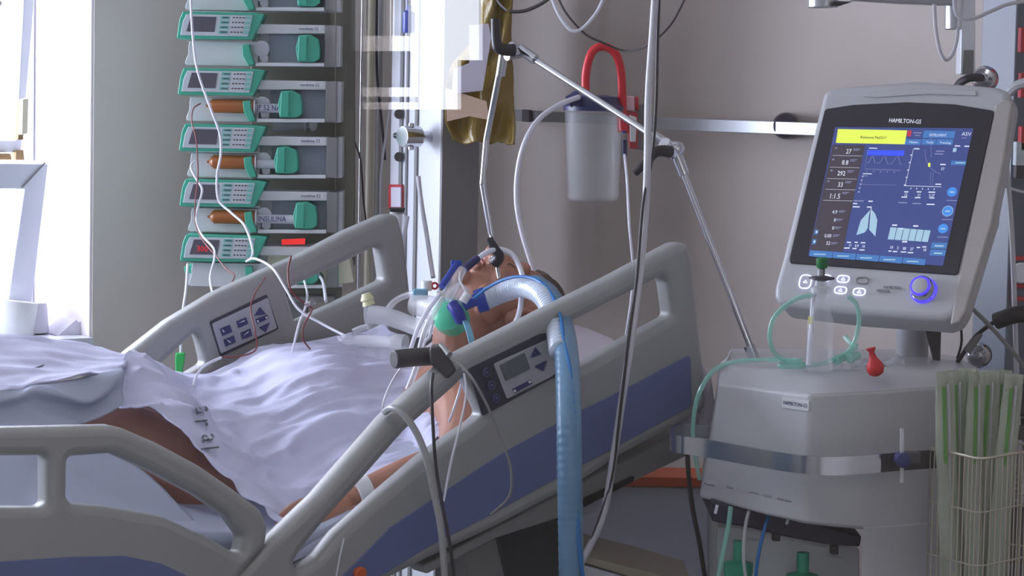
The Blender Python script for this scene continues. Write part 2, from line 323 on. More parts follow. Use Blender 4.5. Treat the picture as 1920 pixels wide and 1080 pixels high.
MB().prism([hit(x, y, b_, n_) for x, y in ((-130, -240), (50, -240), (24, 262), (-130, 262))], n_*.006).build('sash_glass', GLASS, fr, smooth=False)
MB().prism([hit(x, y, UV(0, VB+.1, 0), N) for x, y in ((43, 186), (54, 184), (52, 250), (41, 253))], N*.02).build('sash_handle', M['beige'], win, bev=.002)
MB().prism([hit(x, y, UV(0, VB+.125, 0), N) for x, y in ((38, 190), (45, 188), (44, 262), (34, 262))], N*.02).build('handle_plate', M['brass'], win, bev=.001)
mb = MB().prism([hit(x, y, UV(0, VB+.16, 0), N) for x, y in ((31, 283), (44, 281), (46, 300), (30, 300))], N*.03); mb.prism([hit(x, y, UV(0, VB+.16, 0), N) for x, y in ((-10, 288), (20, 288), (22, 300), (-10, 300))], N*.03); mb.build('sash_hinge', M['brass'], win, bev=.001)
pipe('window_cord', [hit(12, -30, UV(0, VB+.12, 0), N), hit(8, 60, UV(0, VB+.12, 0), N), hit(3, 110, UV(0, VB+.12, 0), N), hit(5, 200, UV(0, VB+.12, 0), N), hit(2, 300, UV(0, VB+.12, 0), N)], .0015, M['tubew'], 'thin white cord hanging in front of the upper window sash', 'cord')
# ---- things on the window sill
vs_ = VB+.12
def sp(x, y, v=vs_): return hit(x, y, UV(0, v, 0), N)
zs = SILL+.02
b = sp(22, 640); b.z = zs; t = sp(30, 564)
tag(MB().lathe(b, (t-b), [(.02, 0), (.052, .0), (.054, .004), (.056, (t-b).length-.004), (.054, (t-b).length), (.02, (t-b).length), (.018, (t-b).length-.02)], 28).build('paper_roll', M['white']), 'white paper roll standing on window sill, cut off by left edge', 'paper roll', 'paper rolls on the sill')
b = sp(52, 640); b.z = zs; b.x += .015; t = sp(60, 570)
tag(MB().lathe(b, (t-b), [(.02, 0), (.034, .0), (.036, .004), (.036, (t-b).length-.004), (.034, (t-b).length), (.016, (t-b).length), (.015, (t-b).length-.02)], 28).build('paper_roll', M['paper']), 'narrow greyish white roll on sill, right beside the other roll', 'paper roll', 'paper rolls on the sill')
q = [(104, 634), (143, 599), (147, 604), (152, 602), (160, 609), (169, 628), (169, 660), (104, 660)]
pts = [sp(x, y, VB+.05) for x, y in q]; pts[-1].z = zs; pts[-2].z = zs
cb = thing('torn_carton', (pts[0]+pts[4])/2*1.0, 'torn open white carton with dark blue edge on window sill corner', 'carton')
ROOTLOC[cb.name] = Vector(cb.location)
MB().prism(pts, N*.09).build('carton_wall', M['paper'], cb, bev=.002)
MB().prism([sp(x, y, VB+.045) for x, y in ((98, 632), (158, 631), (122, 639), (99, 640))], N*.012).build('blue_edge', M['blued'], cb)
# ---- head wall equipment rail with its brackets
rp = UR-.07
def hw(x, y, u=rp): return hit(x, y, UV(u, 0, 0), A)
rl = thing('wall_rail', hw(1390, 250), 'long silver equipment rail fixed on the beige wall behind ventilator', 'rail')
MB().prism([hw(1228, 219), hw(1620, 233), hw(1620, 258), hw(1228, 243)], A*-.012).build('rail_bar', M['alu'], rl, bev=.002)
MB().prism([hw(960, 205), hw(1228, 219), hw(1228, 236), hw(960, 226)], A*-.012).build('rail_bar', M['mgrey'], rl, bev=.002)
for x, y in ((1473, 236),):
    MB().cyl(hw(x, y, UR), hw(x, y, rp+.004), .03, .027).build('rail_mount', M['purple'], rl, bev=.003)
MB().prism([hw(984, 205, rp-.014), hw(998, 206, rp-.014), hw(998, 229, rp-.014), hw(984, 228, rp-.014)], A*-.01).build('rail_clamp', M['dgrey'], rl, bev=.002)
# ---- low cabinet behind the bed, orange top
cx = thing('low_cabinet', P(1180, 1200, 5.35), 'low grey cabinet with orange top behind the bed', 'cabinet')
zt = P(1260, 904, 5.25).z
x0, x1 = P(1000, 900, 5.25).x, P(1345, 900, 5.25).x
cx.location.z = 0; ROOTLOC[cx.name] = Vector(cx.location)
MB().box(((x0+x1)/2, 5.32, zt+.0), x1-x0, .14, .02).build('cabinet_top', M['orange'], cx, bev=.003)
MB().box(((x0+x1)/2, 5.32, (zt-.012)/2), x1-x0-.02, .11, zt-.014).build('cabinet_body', M['cab'], cx, bev=.003)
# ================================================================== supply columns
def column(name, pts, D, label, dep=.1, m_='col'):
    t = thing(name, P((pts[2][0]+pts[3][0])/2, 1400, D), label, 'column'); t.location.z = 0; ROOTLOC[t.name] = Vector(t.location)
    a, b = P(pts[0][0], pts[0][1], D), P(pts[1][0], pts[1][1], D)
    o_ = P(pts[1][0], 300, D); l = hit(pts[0][0], 300, o_, A); wd = (l-o_).dot(N); m = o_+N*wd/2+A*dep/2
    MB().box(Vector((m.x, m.y, HC/2+.005)), dep, wd, HC-.02, A, N, Z).build('column_body', M[m_], t, bev=.004)
    t['face'] = list(o_); return t
c1 = column('supply_column', ((731, 200), (826, 200), (826, 0), (731, 0)), 5.85, 'white vertical supply column standing behind the far bed rail')
def c1f(x, y, off=0): return hit(x, y, Vector(c1['face'])-A*off, A)
MB().box(Vector(c1['face'])*1+A*.05-N*.004+Z*(HC/2-c1['face'][2]), .1, .006, HC-.03, A, N, Z).build('column_side_shade', M['mgrey'], c1)  # added plate; its grey stands in for shade on this column side
for x, w_ in ((752, 5), (763, 3), (781, 5)):
    a = c1f(x, 300, .001); MB().box((a.x, a.y, HC/2), .006, w_/784/.6, HC-.1, A, N, Z).build('column_groove', M['mgrey'], c1)
for y in (214, 294): MB().cyl(c1f(748, y), c1f(748, y, .012), .011, n=16).build('column_screw', M['dgrey'], c1)
vc = c1f(806, 256); mb = MB().cyl(vc, vc-A*.05, .012); mb.cyl(vc-A*.03, vc-A*.075, .024, n=12); mb.cyl(vc-A*.05-Z*.03, vc-A*.05+Z*.03, .008); mb.cyl(vc-A*.04, vc-A*.04+N*.08, .007)
mb.build('gas_valve', M['steel'], c1, bev=.001)
t = MB().prism([c1f(x, y) for x, y in ((732, 346), (757, 346), (757, 392), (732, 392))], A*-.006); t.build('label_plate', M['redd'], c1)
MB().prism([c1f(x, y, .0065) for x, y in ((735, 351), (753, 351), (753, 388), (735, 388))], A*-.003).build('label_face', M['paper'], c1)
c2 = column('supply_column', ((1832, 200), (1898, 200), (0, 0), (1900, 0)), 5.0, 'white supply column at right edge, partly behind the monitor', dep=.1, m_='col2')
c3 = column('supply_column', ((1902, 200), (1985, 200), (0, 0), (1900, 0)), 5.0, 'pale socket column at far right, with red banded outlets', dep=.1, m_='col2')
for i, (x, y) in enumerate(((1850, 148), (1851, 417), (1838, 665))):
    ax = Vector((-.5, -.85, 0)); c = P(x, y, 4.97)
    MB().lathe(c, ax, [(.024, 0), (.025, .012), (.02, .02), (.012, .022), (.012, .034), (.008, .036)], 20).build('round_outlet', M['steel'], c2)
def wirebox(c, w_, h, nm, m, k, D): a = P(*c, D); return MB().box(a, w_/980, .03, h/980).build(nm, m, k, bev=.002)
wirebox((1915, 288), 26, 44, 'socket_box', M['pumpk'], c3, 4.97); wirebox((1915, 322), 26, 24, 'socket_face', M['dgrey'], c3, 4.97)
for y in (484, 536, 560): wirebox((1913, y), 30, 7, 'red_band', M['redd'], c3, 4.985)
MB().cyl(P(1915, 512, 4.99), P(1915, 512, 4.95), .02).build('gas_outlet', M['col'], c3, bev=.003)
for y in (75, 160, 260): 
    wirebox((1916, y), 10, 46, 'red_band', M['redd'], c3, 4.97)
pipe('wall_hose', [(1792, 168, 4.9), (1802, 154, 4.88), (1820, 146, 4.87), (1840, 146, 4.9)], .008, M['tubed'], 'black hose curving into the round outlet above the monitor', 'hose')
pipe('wall_hose', [(1945, 150, 4.85), (1915, 157, 4.86), (1903, 163, 4.88), (1893, 174, 4.9)], .009, M['tubeg'], 'thick grey hose end beside the socket column', 'hose')
# monitor boom at the top right
bm_ = thing('ceiling_boom', P(1660, -40, 4.9), 'grey equipment boom with end cylinders at the top right', 'boom')
MB().prism([P(x, y, 4.9) for x, y in ((1600, 0), (1690, 6), (1790, 10), (1800, -60), (1600, -60))], (0, .06, 0)).build('boom_arm', M['panelg'], bm_, bev=.004)
MB().cyl(P(1543, -70, 4.92), P(1543, 15, 4.92), .028, n=28).build('boom_joint', M['alu'], bm_, bev=.003)
MB().cyl(P(1793, -60, 4.95), P(1792, 56, 4.95), .021, n=28).build('boom_joint', M['alu'], bm_, bev=.003)
MB().prism([P(x, y, 4.88) for x, y in ((1570, 2), (1599, 3), (1572, 12), (1568, 8))], (0, .03, 0)).build('boom_clip', M['black'], bm_)
MB().prism([P(x, y, 4.93) for x, y in ((1806, -60), (1829, -60), (1829, 140), (1800, 140), (1802, 60))], (0, .05, 0)).build('boom_bracket', M['col'], bm_, bev=.003)
MB().prism([P(x, y, 4.925) for x, y in ((1807, 94), (1826, 94), (1825, 138), (1804, 138))], (0, .01, 0)).build('bracket_slot', M['mgrey'], bm_)
pipe('boom_cable', [(1752, 8, 4.86), (1754, 50, 4.86), (1762, 95, 4.86), (1773, 112, 4.86), (1784, 105, 4.87), (1793, 80, 4.88), (1796, 55, 4.9)], .0035, M['tubeg'], 'thin grey cable hanging in a loop below the boom', 'cable')
pipe('boom_cable', [(1789, -10, 4.84), (1791, 20, 4.84), (1802, 34, 4.84), (1825, 35, 4.84), (1860, 20, 4.85), (1890, 8, 4.88), (1925, 2, 4.9)], .0035, M['tubeg'], 'grey cable sweeping from the boom to the right column', 'cable')
# ---- cables hanging between ventilator and column, right edge
pipe('power_cable', [(1886, 180, 4.8), (1887, 300, 4.8), (1896, 420, 4.8), (1902, 560, 4.8), (1908, 760, 4.8), (1915, 900, 4.8), (1925, 1100, 4.8)], .005, M['tubeg'], 'long grey cable hanging down at the right edge', 'cable')
pipe('power_cable', [(1868, 338, 4.8), (1885, 350, 4.8), (1925, 362, 4.85)], .0028, M['tubeg'], 'short grey cable leaving the right side of the monitor', 'cable')
pipe('power_cable', [(1815, 572, 4.75), (1850, 605, 4.75), (1895, 655, 4.75), (1930, 700, 4.75)], .004, M['mgrey'], 'grey cable running diagonally down right of the monitor', 'cable')
mb = MB().tube([P(*p) for p in ((1795, 680, 4.8), (1830, 630, 4.8), (1870, 600, 4.78))], .004, sub=5, k=0); mb.tube([P(1812, 660, 4.8), P(1838, 625, 4.8)], (.009, .006), 10, 1, 1); mb.tube([P(1868, 602, 4.78), P(1905, 590, 4.76), P(1935, 588, 4.76)], .016, 12, 3, 0)
tag(mb.build('black_plug', [M['black'], M['mgrey']]), 'black plug and cable pushed in beside the right column', 'plug')
pipe('power_cable', [(1800, 600, 4.8), (1803, 640, 4.8), (1795, 672, 4.82)], .0025, M['tubed'], 'thin dark cable just below the monitor corner', 'cable')
for i, (y0, y1) in enumerate(((725, 775), (790, 818))):
    a = P(1915, (y0+y1)/2, 4.85); tag(MB().box(a, 90/1010, .12, (y1-y0)/1010).build('equipment_box', M['black'] if i == 0 else M['dgrey'], bev=.006), ['black box at right edge behind the ventilator body', 'dark grey box right behind ventilator, below the black box'][i], 'box', 'boxes at the right edge')
# ================================================================== pump rack
rk = thing('pump_rack', P(500, 1300, 6.1), 'grey upright rack holding the stack of syringe pumps', 'rack'); rk.location.z = 0; ROOTLOC[rk.name] = Vector(rk.location)
MB().prism([P(628, -60, 6.12), P(664, -60, 6.12), P(664, 500, 6.12), P(628, 500, 6.12)], (0, .05, 0)).build('rack_side', M['rack'], rk, bev=.003)
MB().prism([P(470, -60, 6.15), P(632, -60, 6.15), P(640, 560, 6.15), P(470, 560, 6.15)], (0, .03, 0)).build('rack_backplate', M['rack'], rk, bev=.003)
a = P(560, 300, 6.2); MB().box((a.x, 6.22, 1.2), .05, .05, 2.38).build('rack_post', M['mgrey'], rk, bev=.004)
MB().prism([P(x, y, 6.1) for x, y in ((350, 512), (640, 512), (640, 538), (350, 530))], (0, .1, 0)).build('rack_base', M['pumpw'], rk, bev=.003)
MB().prism([P(x, y, 6.05) for x, y in ((345, 500), (352, 498), (478, 500), (490, 508), (488, 512), (346, 512))], (0, .1, 0)).build('base_handle', M['green'], rk, bev=.002)
SC = 1/816.7
def lp(x, z, y=0): return Vector((x*SC, y, -z*SC))      # local pump frame: x right, z down in photo units from the head's top left
def make_pump(loc):
    r = thing('syringe_pump', loc, 'x', 'syringe pump'); L = ROOTLOC[r.name] = Vector((0, 0, 0))
    def pr(name, q, y0, y1, m, bev=.002, par=None): return MB().prism([lp(x, z, y0) for x, z in q], (0, y1-y0, 0)).build(name, m, par or r, bev=bev)
    pr('pump_body', [(137, 23), (292, 22), (292, 99), (137, 101)], .03, .12, M['pumpw'])
    pr('body_end', [(265, 22), (285, 22), (285, 98), (265, 98)], -.012, .12, M['mgrey'])
    pr('body_top', [(137, 22), (265, 22), (265, 38), (137, 40)], -.01, .12, M['pumpw'])
    pr('body_floor', [(137, 94), (265, 92), (265, 99), (137, 101)], -.02, .12, M['pumpw'])
    pr('drive_bay', [(160, 42), (264, 40), (264, 92), (160, 93)], .025, .032, M['pumpin'], 0)
    pr('trough', [(5, 56), (12, 58), (10, 66), (10, 80), (5, 92), (4, 98), (8, 101), (140, 101), (140, 56)], .0, .12, M['pumpw'])
    h = pr('control_head', [(2, 2), (137, 2), (153, 4), (140, 34), (131, 52), (-6, 53), (-9, 51), (-4, 16)], -.03, .06, M['green'], .003)
    pr('control_face', [(9, 7), (132, 7), (124, 46), (-2, 46), (2, 22)], -.033, -.028, M['pumpk'], .001, h)
    pr('control_screen', [(17, 11), (65, 11), (61, 39), (9, 39)], -.0345, -.031, M['pscr'], .0005, h)
    kb = MB()
    for i in range(4):
        z0 = 9+i*9; s = -i*1.3
        kb.prism([lp(x+s, z, -.0345) for x, z in ((73, z0), (90, z0), (89, z0+6), (72, z0+6))], (0, .002, 0), 0)
        kb.prism([lp(x+s, z, -.0345) for x, z in ((94, z0), (118, z0), (117, z0+6), (93, z0+6))], (0, .002, 0), 1)
        kb.prism([lp(x+s, z, -.0345) for x, z in ((120, z0), (129, z0), (128, z0+6), (119, z0+6))], (0, .002, 0), 0)
        kb.prism([lp(x+s, z, -.0355) for x, z in ((76, z0+2), (88, z0+2), (88, z0+4), (76, z0+4))], (0, .001, 0), 2)
        for kx in range(4): kb.prism([lp(x+s+kx*6, z, -.0355) for x, z in ((95, z0+1.5), (99, z0+1.5), (99, z0+4), (95, z0+4))], (0, .001, 0), 2)
    kb.build('keypad', [M['key'], M['pumpw'], M['pink']], h)
    pr('barrel_clamp', [(112, 62), (126, 60), (128, 74), (136, 98), (124, 100), (114, 82)], -.03, .0, M['green'])
    lb = MB().prism([lp(x, z, -.0115) for x, z in ((214, 26), (258, 25), (258, 33), (214, 34))], (0, .001, 0), 0); lb.text('medima S2', 8.5*SC, lp(216, 32.2, -.0122), (1, 0, 0), (0, 0, 1), 1, .0002)
    lb.build('name_label', [M['white'], M['ink']], r)
    ps = MB().prism([lp(x, z, -.028) for x, z in ((-20, 42), (-1, 40), (16, 48), (19, 66), (19, 84), (10, 91), (-22, 91), (-26, 66))], (0, .055, 0)); ps.prism([lp(x, z, -.034) for x, z in ((-20, 44), (-4, 42), (-5, 90), (-22, 90))], (0, .01, 0))
    ps.build('drive_head', M['green'], r, bev=.003)
    sh = MB().cyl(lp(120, 78, .012), lp(150, 78, .012), 9*SC); sh.lathe(lp(147, 68, -.004), (0, -1, 0), [(15*SC, 0), (15*SC, .004)], 20); sh.lathe(lp(152, 86, -.004), (0, -1, 0), [(8*SC, 0), (8*SC, .004)], 16)
    sh.build('syringe_flange', M['syr'], r)
    r.location = loc; return r
def copytree(o, parent=None):
    c = o.copy(); C.objects.link(c); c.parent = parent
    for ch in list(o.children): copytree(ch, c)
    return c
pumps = [(344, -84, 238), (344, 20, 238), (346, 125, 203), (348, 230, 194), (349, 333, 229), (350, 436, 230)]
LB = ['topmost syringe pump of the stack, cut off by top edge', 'green framed pump with an empty trough, second from the top', 'green framed pump holding a brown syringe, third from the top', 'green framed pump with an unmarked brown syringe, fourth from top', 'green framed pump above the lowest screen, its syringe marked in handwriting', 'lowest syringe pump of the stack, with red digits, half behind bed rail']
proto = make_pump(P(pumps[0][0], pumps[0][1], 6.0)); PR = []
for i, (x, y, d) in enumerate(pumps):
    o = proto if i == 0 else copytree(proto)
    o.location = P(x, y, 6.0); o['label'] = LB[i]; o['group'] = 'stacked syringe pumps'; PR.append(o)
    for ch in o.children:
        if ch.name.startswith('drive_head'): ch.location = (d*SC, 0, 0)
ROOTLOC[PR[5].name] = Vector(PR[5].location)
hd = [c for c in PR[5].children if c.name.startswith('control_head')][0]
mb = MB().text('300', 15*SC, Vector(PR[5].location)+lp(22, 33, -.0355), (1, 0, 0), (0, 0, 1), 0, .0003); mb.build('red_digits', M['redled'], hd)
mb = MB().prism([P(x, y, 5.985) for x, y in ((528, 449), (572, 447), (572, 458), (528, 459))], (0, .004, 0)); tag(mb.build('digital_readout', M['redled']), 'red lit digits below the lowest pump bay, above bed rail', 'display')
# syringes in the pumps
def syringe(i, x0, x1, txt, label):
    L = Vector(pumps and PR[i].location)
    r = thing('syringe', L+lp(100, 82, 0), label, 'syringe', 'syringes in the pumps')
    def q(x, z, y=0): return L+lp(x, z, y)
    MB().lathe(q(42, 72, -.012), (1, 0, 0), [(2*SC, 0), (3*SC, 4*SC), (9*SC, 8*SC), (13*SC, 13*SC), (13*SC, 93*SC)], 24).build('barrel', M['brown'], r)
    MB().lathe(q(132, 72, -.012), (1, 0, 0), [(15*SC, 0), (15*SC, 3*SC)], 20).build('flange', M['syr'], r)
    p = MB().cyl(q(134, 74, -.012), q(x1, 74, -.012), 8.5*SC); p.lathe(q(x1-3, 74, -.012), (1, 0, 0), [(12*SC, 0), (12*SC, 3*SC)], 20); 
    if txt: p.text(txt, 14*SC, q(138, 78, -.012-8.8*SC), (1, 0, 0), (0, 0, 1), 1, .0004, sx=.85)
    p.build('plunger', [M['syr'], M['ink']], r)
syringe(2, 40, 182, 'JF 52 NA', 'brown syringe with short marked plunger, in third pump from top')
syringe(3, 40, 176, None, 'orange brown syringe with unmarked plunger, in fourth pump')
syringe(4, 40, 206, 'INSULINA', 'dark brown syringe with long handwritten plunger, in fifth pump')
s0 = thing('syringe', P(590, 262, 6.13), 'pale spare syringe lying in the rack slot above fourth pump', 'syringe', 'syringes in the pumps')
MB().lathe(P(512, 236, 6.11), P(588, 234, 6.11)-P(512, 236, 6.11), [(10*SC, 0), (10*SC, 60*SC), (13*SC, 62*SC), (13*SC, 64*SC), (7*SC, 66*SC), (7*SC, 70*SC)], 20).build('barrel', M['syr'], s0)
MB().ell(P(587, 234, 6.1), 9*SC, .006, 12*SC).build('plunger_top', M['white'], s0)
# lower docked device seen through the far rail's opening
dd = thing('infusion_pump', P(610, 520, 6.05), 'pale docked pump with green knob seen through far bed rail', 'infusion pump')
MB().prism([P(x, y, 6.02) for x, y in ((500, 462), (650, 462), (664, 530), (560, 540), (500, 500))], (0, .1, 0)).build('pump_body', M['beige'], dd, bev=.004)
MB().prism([P(x, y, 6.0) for x, y in ((562, 512), (596, 506), (606, 518), (604, 530), (566, 530))], (0, .02, 0)).build('green_knob', M['greend'], dd, bev=.003)
MB().prism([P(x, y, 6.0) for x, y in ((622, 500), (634, 500), (634, 530), (622, 531))], (0, .02, 0)).build('green_slider', M['green'], dd, bev=.002)
MB().prism([P(x, y, 6.01) for x, y in ((500, 465), (516, 465), (516, 470), (500, 470))], (0, .01, 0)).build('green_mark', M['green'], dd)
MB().prism([P(x, y, 6.04) for x, y in ((530, 556), (628, 556), (628, 566), (530, 566))], (0, .08, 0)).build('lower_shelf', M['mgrey'], dd, bev=.002)
# poles between rack and column
for x, rr, m, lab in ((676, .0045, 'steel', 'thin bright steel pole between pump rack and white column'), (692, .008, 'beige', 'cream coloured pole just right of the thin steel pole'), (709, .007, 'rail', 'pale grey pole beside the white supply column, left side'), (857, .0045, 'steel', 'slender chrome rod hanging right of the white column')):
    a = P(x, 300, 6.3); z1 = HC-.005; z0 = 0.02 if x != 857 else P(857, 500, 6.3).z
    tag(MB().cyl((a.x, 6.3, z0), (a.x, 6.3, z1), rr).build('equipment_pole', M[m]), lab, 'pole', 'upright poles near the column')
pipe('infusion_line', [(707, -20, 6.2), (706, 90, 6.2), (708, 155, 6.2), (716, 230, 6.2), (722, 300, 6.2)], .003, M['tubed'], 'black cable running down just left of the white column', 'cable')
pipe('infusion_line', [(662, 200, 6.18), (664, 260, 6.18), (676, 300, 6.18), (682, 380, 6.18), (690, 440, 6.18)], .0022, M['tubed'], 'thin dark line curving down beside the pump rack', 'cable')
pipe('infusion_line', [(735, 180, 6.15), (724, 250, 6.15), (714, 330, 6.15), (713, 420, 6.15)], .0028, M['tubew'], 'pale tube sloping along the left side of white column', 'tube')
pipe('drain_tube', [(784, 330, 5.7), (790, 380, 5.7), (800, 440, 5.7), (812, 520, 5.65)], .005, M['tubeg'], 'grey flexible tube slanting down across the white column', 'tube')
pipe('drain_tube', [(764, 405, 5.72), (758, 440, 5.72), (756, 480, 5.72), (762, 560, 5.72)], .005, M['tubew'], 'white tube hanging from the bag holder at the column', 'tube')
pipe('infusion_line', [(853, 330, 6.2), (848, 400, 6.2), (838, 470, 6.2), (832, 510, 6.2)], .0022, M['tubed'], 'dark line falling left of the hanging chrome rod', 'cable')
pipe('infusion_line', [(875, 330, 6.2), (876, 390, 6.2), (866, 440, 6.2), (846, 500, 6.2)], .003, M['tubeg'], 'grey tube curving behind the hanging chrome rod', 'tube')
dh = thing('drip_chamber', P(742, 440, 5.72), 'clear drip holder hanging in front of white column', 'drip chamber')
MB().lathe(P(745, 440, 5.72), Z, [(.002, -.03), (.014, 0), (.018, .03), (.018, .05)], 20).build('chamber', M['clear2'], dh)
MB().prism([P(x, y, 5.71) for x, y in ((729, 390), (760, 390), (756, 402), (733, 402))], (0, .03, 0)).build('black_clip', M['black'], dh, bev=.002)
bt = thing('blue_bottle', P(768, 68, 5.72), 'small blue bottle hooked high on the white column', 'bottle')
MB().lathe(P(766, 62, 5.72), Z, [(.012, 0), (.014, .005), (.014, .045), (.005, .05), (.005, .06)], 20).build('bottle_body', M['blue'], bt)
MB().cyl(P(766, 10, 5.72), P(766, -20, 5.72), .004).build('bottle_stem', M['blued'], bt)
# yellow waste bag with papers
by = thing('yellow_bag', P(900, 270, 5.78), 'crumpled yellow plastic bag hanging above the patient, papers clipped on', 'bag')
rows = []
for j, (y, xl, xr) in enumerate(((-60, 905, 958), (0, 902, 960), (60, 895, 960), (118, 850, 962), (160, 836, 960), (200, 836, 966), (240, 838, 966), (268, 845, 966))):
    rows.append([P(xl+(xr-xl)*i/5, y, 5.78+.02*math.sin(i*2.1+j)) for i in range(6)])
cloth('bag_film', rows, M['bagy'], by, 5, .008, 16, 3)
tag(MB().prism([P(x, y, 5.735) for x, y in ((880, 48), (916, 44), (921, 70), (905, 170), (847, 176), (850, 130), (880, 118))], (0, .004, 0)).build('paper_sheet', M['paper'], bev=.0005), 'pale lilac sheet of paper in front of the yellow bag', 'paper', 'papers on the yellow bag')
tag(MB().prism([P(x, y, 5.74) for x, y in ((836, 165), (912, 190), (918, 225), (880, 218), (838, 228))], (0, .004, 0)).build('paper_sheet', M['paperp'], bev=.0005), 'peach coloured paper scrap at the bottom of yellow bag', 'paper', 'papers on the yellow bag')
pipe('bag_hook', [(925, -40, 5.76), (932, 0, 5.76), (950, 20, 5.76)], .003, M['steel'], 'thin metal hook at the top of the yellow bag', 'hook')
# ================================================================== the bed
bed = thing('hospital_bed', B(700, 1000, .48), 'white and blue hospital bed with raised head section and side rails', 'hospital bed'); bed.location.z = 0; ROOTLOC[bed.name] = Vector(bed.location)
# near head rail
outer = [(380, 1160), (437, 1072), (493, 1015), (585, 928), (715, 780), (811, 695), (850, 664), (1000, 588), (1150, 513), (1258, 455), (1276, 453), (1286, 478), (1297, 600), (1308, 690), (1312, 768), (1260, 794), (1155, 850), (1075, 903), (918, 986), (800, 1040), (720, 1080), (600, 1160)]
holeL = [(862, 702), (896, 775), (880, 790), (792, 850), (696, 932), (622, 998), (585, 1043), (548, 1066), (540, 1052), (556, 1025), (600, 972), (667, 898), (748, 806), (844, 721)]
holeR = [(1228, 517), (1239, 528), (1248, 592), (1150, 645), (1066, 694), (1052, 640), (1048, 608)]
nr = vplate('near_head_rail', outer, [holeL, holeR], 0, .05, .016, M['rail'], bed, .03, .014)
vplate('blue_inlay', [(1294, 664), (1185, 722), (1102, 763), (1037, 798), (942, 849), (800, 943), (733, 987), (641, 1080), (600, 1140), (690, 1095), (800, 1026), (913, 968), (1037, 900), (1155, 838), (1297, 760)], [], -.0255, .004, .001, M['railb'], nr, .01)
vplate('panel_frame', [(877, 692), (1012, 626), (1052, 622), (1062, 700), (1030, 712), (904, 780)], [], -.0265, .004, .001, M['paneld'], nr, .004)
vplate('panel_face', [(925, 682), (1040, 630), (1052, 640), (1056, 690), (1030, 708), (950, 748)], [], -.0285, .003, .0008, M['panelg'], nr, .004)
vplate('panel_lcd', [(937, 685), (983, 661), (994, 691), (948, 714)], [], -.031, .003, .0005, M['lcd'], nr, .002)
def vpoly(mb, q, v, t=.002, k=0): return mb.prism([B(x, y, v) for x, y in q], -N*t, k)
mb = MB(); vpoly(mb, [(994, 670), (1014, 664), (1003, 651)], -.031); vpoly(mb, [(1002, 687), (1024, 676), (1018, 696)], -.031); vpoly(mb, [(960, 730), (994, 712), (997, 719), (964, 737)], -.031)
vpoly(mb, [(962, 732), (966, 730), (968, 734), (964, 736)], -.0335, .001, 1); vpoly(mb, [(990, 715), (994, 713), (996, 717), (992, 719)], -.0335, .001, 1)
mb.build('arrow_keys', [M['ink'], M['white']], nr)
for x, y in ((911, 698), (920, 722), (929, 746)):
    c = B(x, y, -.029); k = MB().lathe(c, -N, [(.009, 0), (.009, .002), (.007, .003)], 20); k.torus(c-N*.0035, -N, .0075, .0007, 20, 6, 1); k.box(c-N*.0035, .006, .001, .003, A, N, Z, 1); k.build('round_key', [M['ink'], M['lcd']], nr)
# near foot rail
fo = [(-330, 802), (0, 800), (200, 796), (222, 801), (283, 827), (367, 872), (433, 918), (478, 952), (493, 985), (488, 1020), (430, 1090), (360, 1180), (-330, 1180)]
h1 = [(-300, 855), (77, 852), (77, 949), (-300, 951)]
h2 = [(117, 854), (200, 848), (267, 878), (360, 927), (417, 967), (445, 1005), (440, 1034), (427, 1032), (383, 1006), (300, 967), (187, 947), (127, 943), (116, 930)]
nf = vplate('near_foot_rail', fo, [h1, h2], -.003, .05, .016, M['rail'], bed, .02, .012)
vplate('blue_inlay', [(-330, 1056), (0, 1053), (133, 1044), (233, 1042), (300, 1056), (360, 1084), (400, 1150), (-330, 1150)], [], -.0285, .004, .001, M['railb'], nf, .01)
# far head rail
W = .97
fo = [(200, 690), (236, 659), (310, 601), (397, 549), (490, 507), (560, 477), (640, 435), (715, 402), (736, 400), (748, 440), (756, 500), (762, 560), (775, 640), (700, 900), (300, 900), (230, 800)]
hl = [(363, 617), (378, 681), (320, 716), (262, 752), (238, 748), (293, 683)]
hr = [(697, 462), (704, 464), (713, 525), (620, 570), (546, 604), (527, 543)]
fr = vplate('far_head_rail', fo, [hl, hr], W, .05, .016, M['rail'], bed, .03, .012)
vplate('panel_frame', [(393, 603), (500, 552), (522, 617), (413, 669)], [], W-.0265, .004, .001, M['paneld'], fr, .004)
vplate('panel_face', [(397, 607), (502, 558), (519, 615), (414, 663)], [], W-.0285, .003, .0008, M['panelg'], fr, .004)
mb = MB()
for q in ([(412, 617), (430, 609), (435, 622), (417, 630)], [(443, 603), (461, 595), (465, 607), (447, 615)], [(419, 637), (438, 629), (441, 641), (423, 650)], [(451, 624), (469, 616), (472, 629), (454, 636)], [(477, 592), (498, 589), (487, 576)], [(479, 599), (500, 590), (503, 597), (482, 607)], [(485, 614), (505, 605), (498, 622)]):
    vpoly(mb, q, W-.031)
for q in ([(416, 617), (421, 621), (419, 623)], [(447, 606), (459, 602), (458, 600)], [(424, 636), (433, 641), (430, 643)], [(456, 630), (467, 622), (465, 621)], [(481, 601), (484, 600), (486, 604), (483, 605)], [(497, 594), (500, 593), (502, 597), (499, 598)]): vpoly(mb, q, W-.0335, .001, 1)
mb.build('panel_symbols', [M['ink'], M['white']], fr)
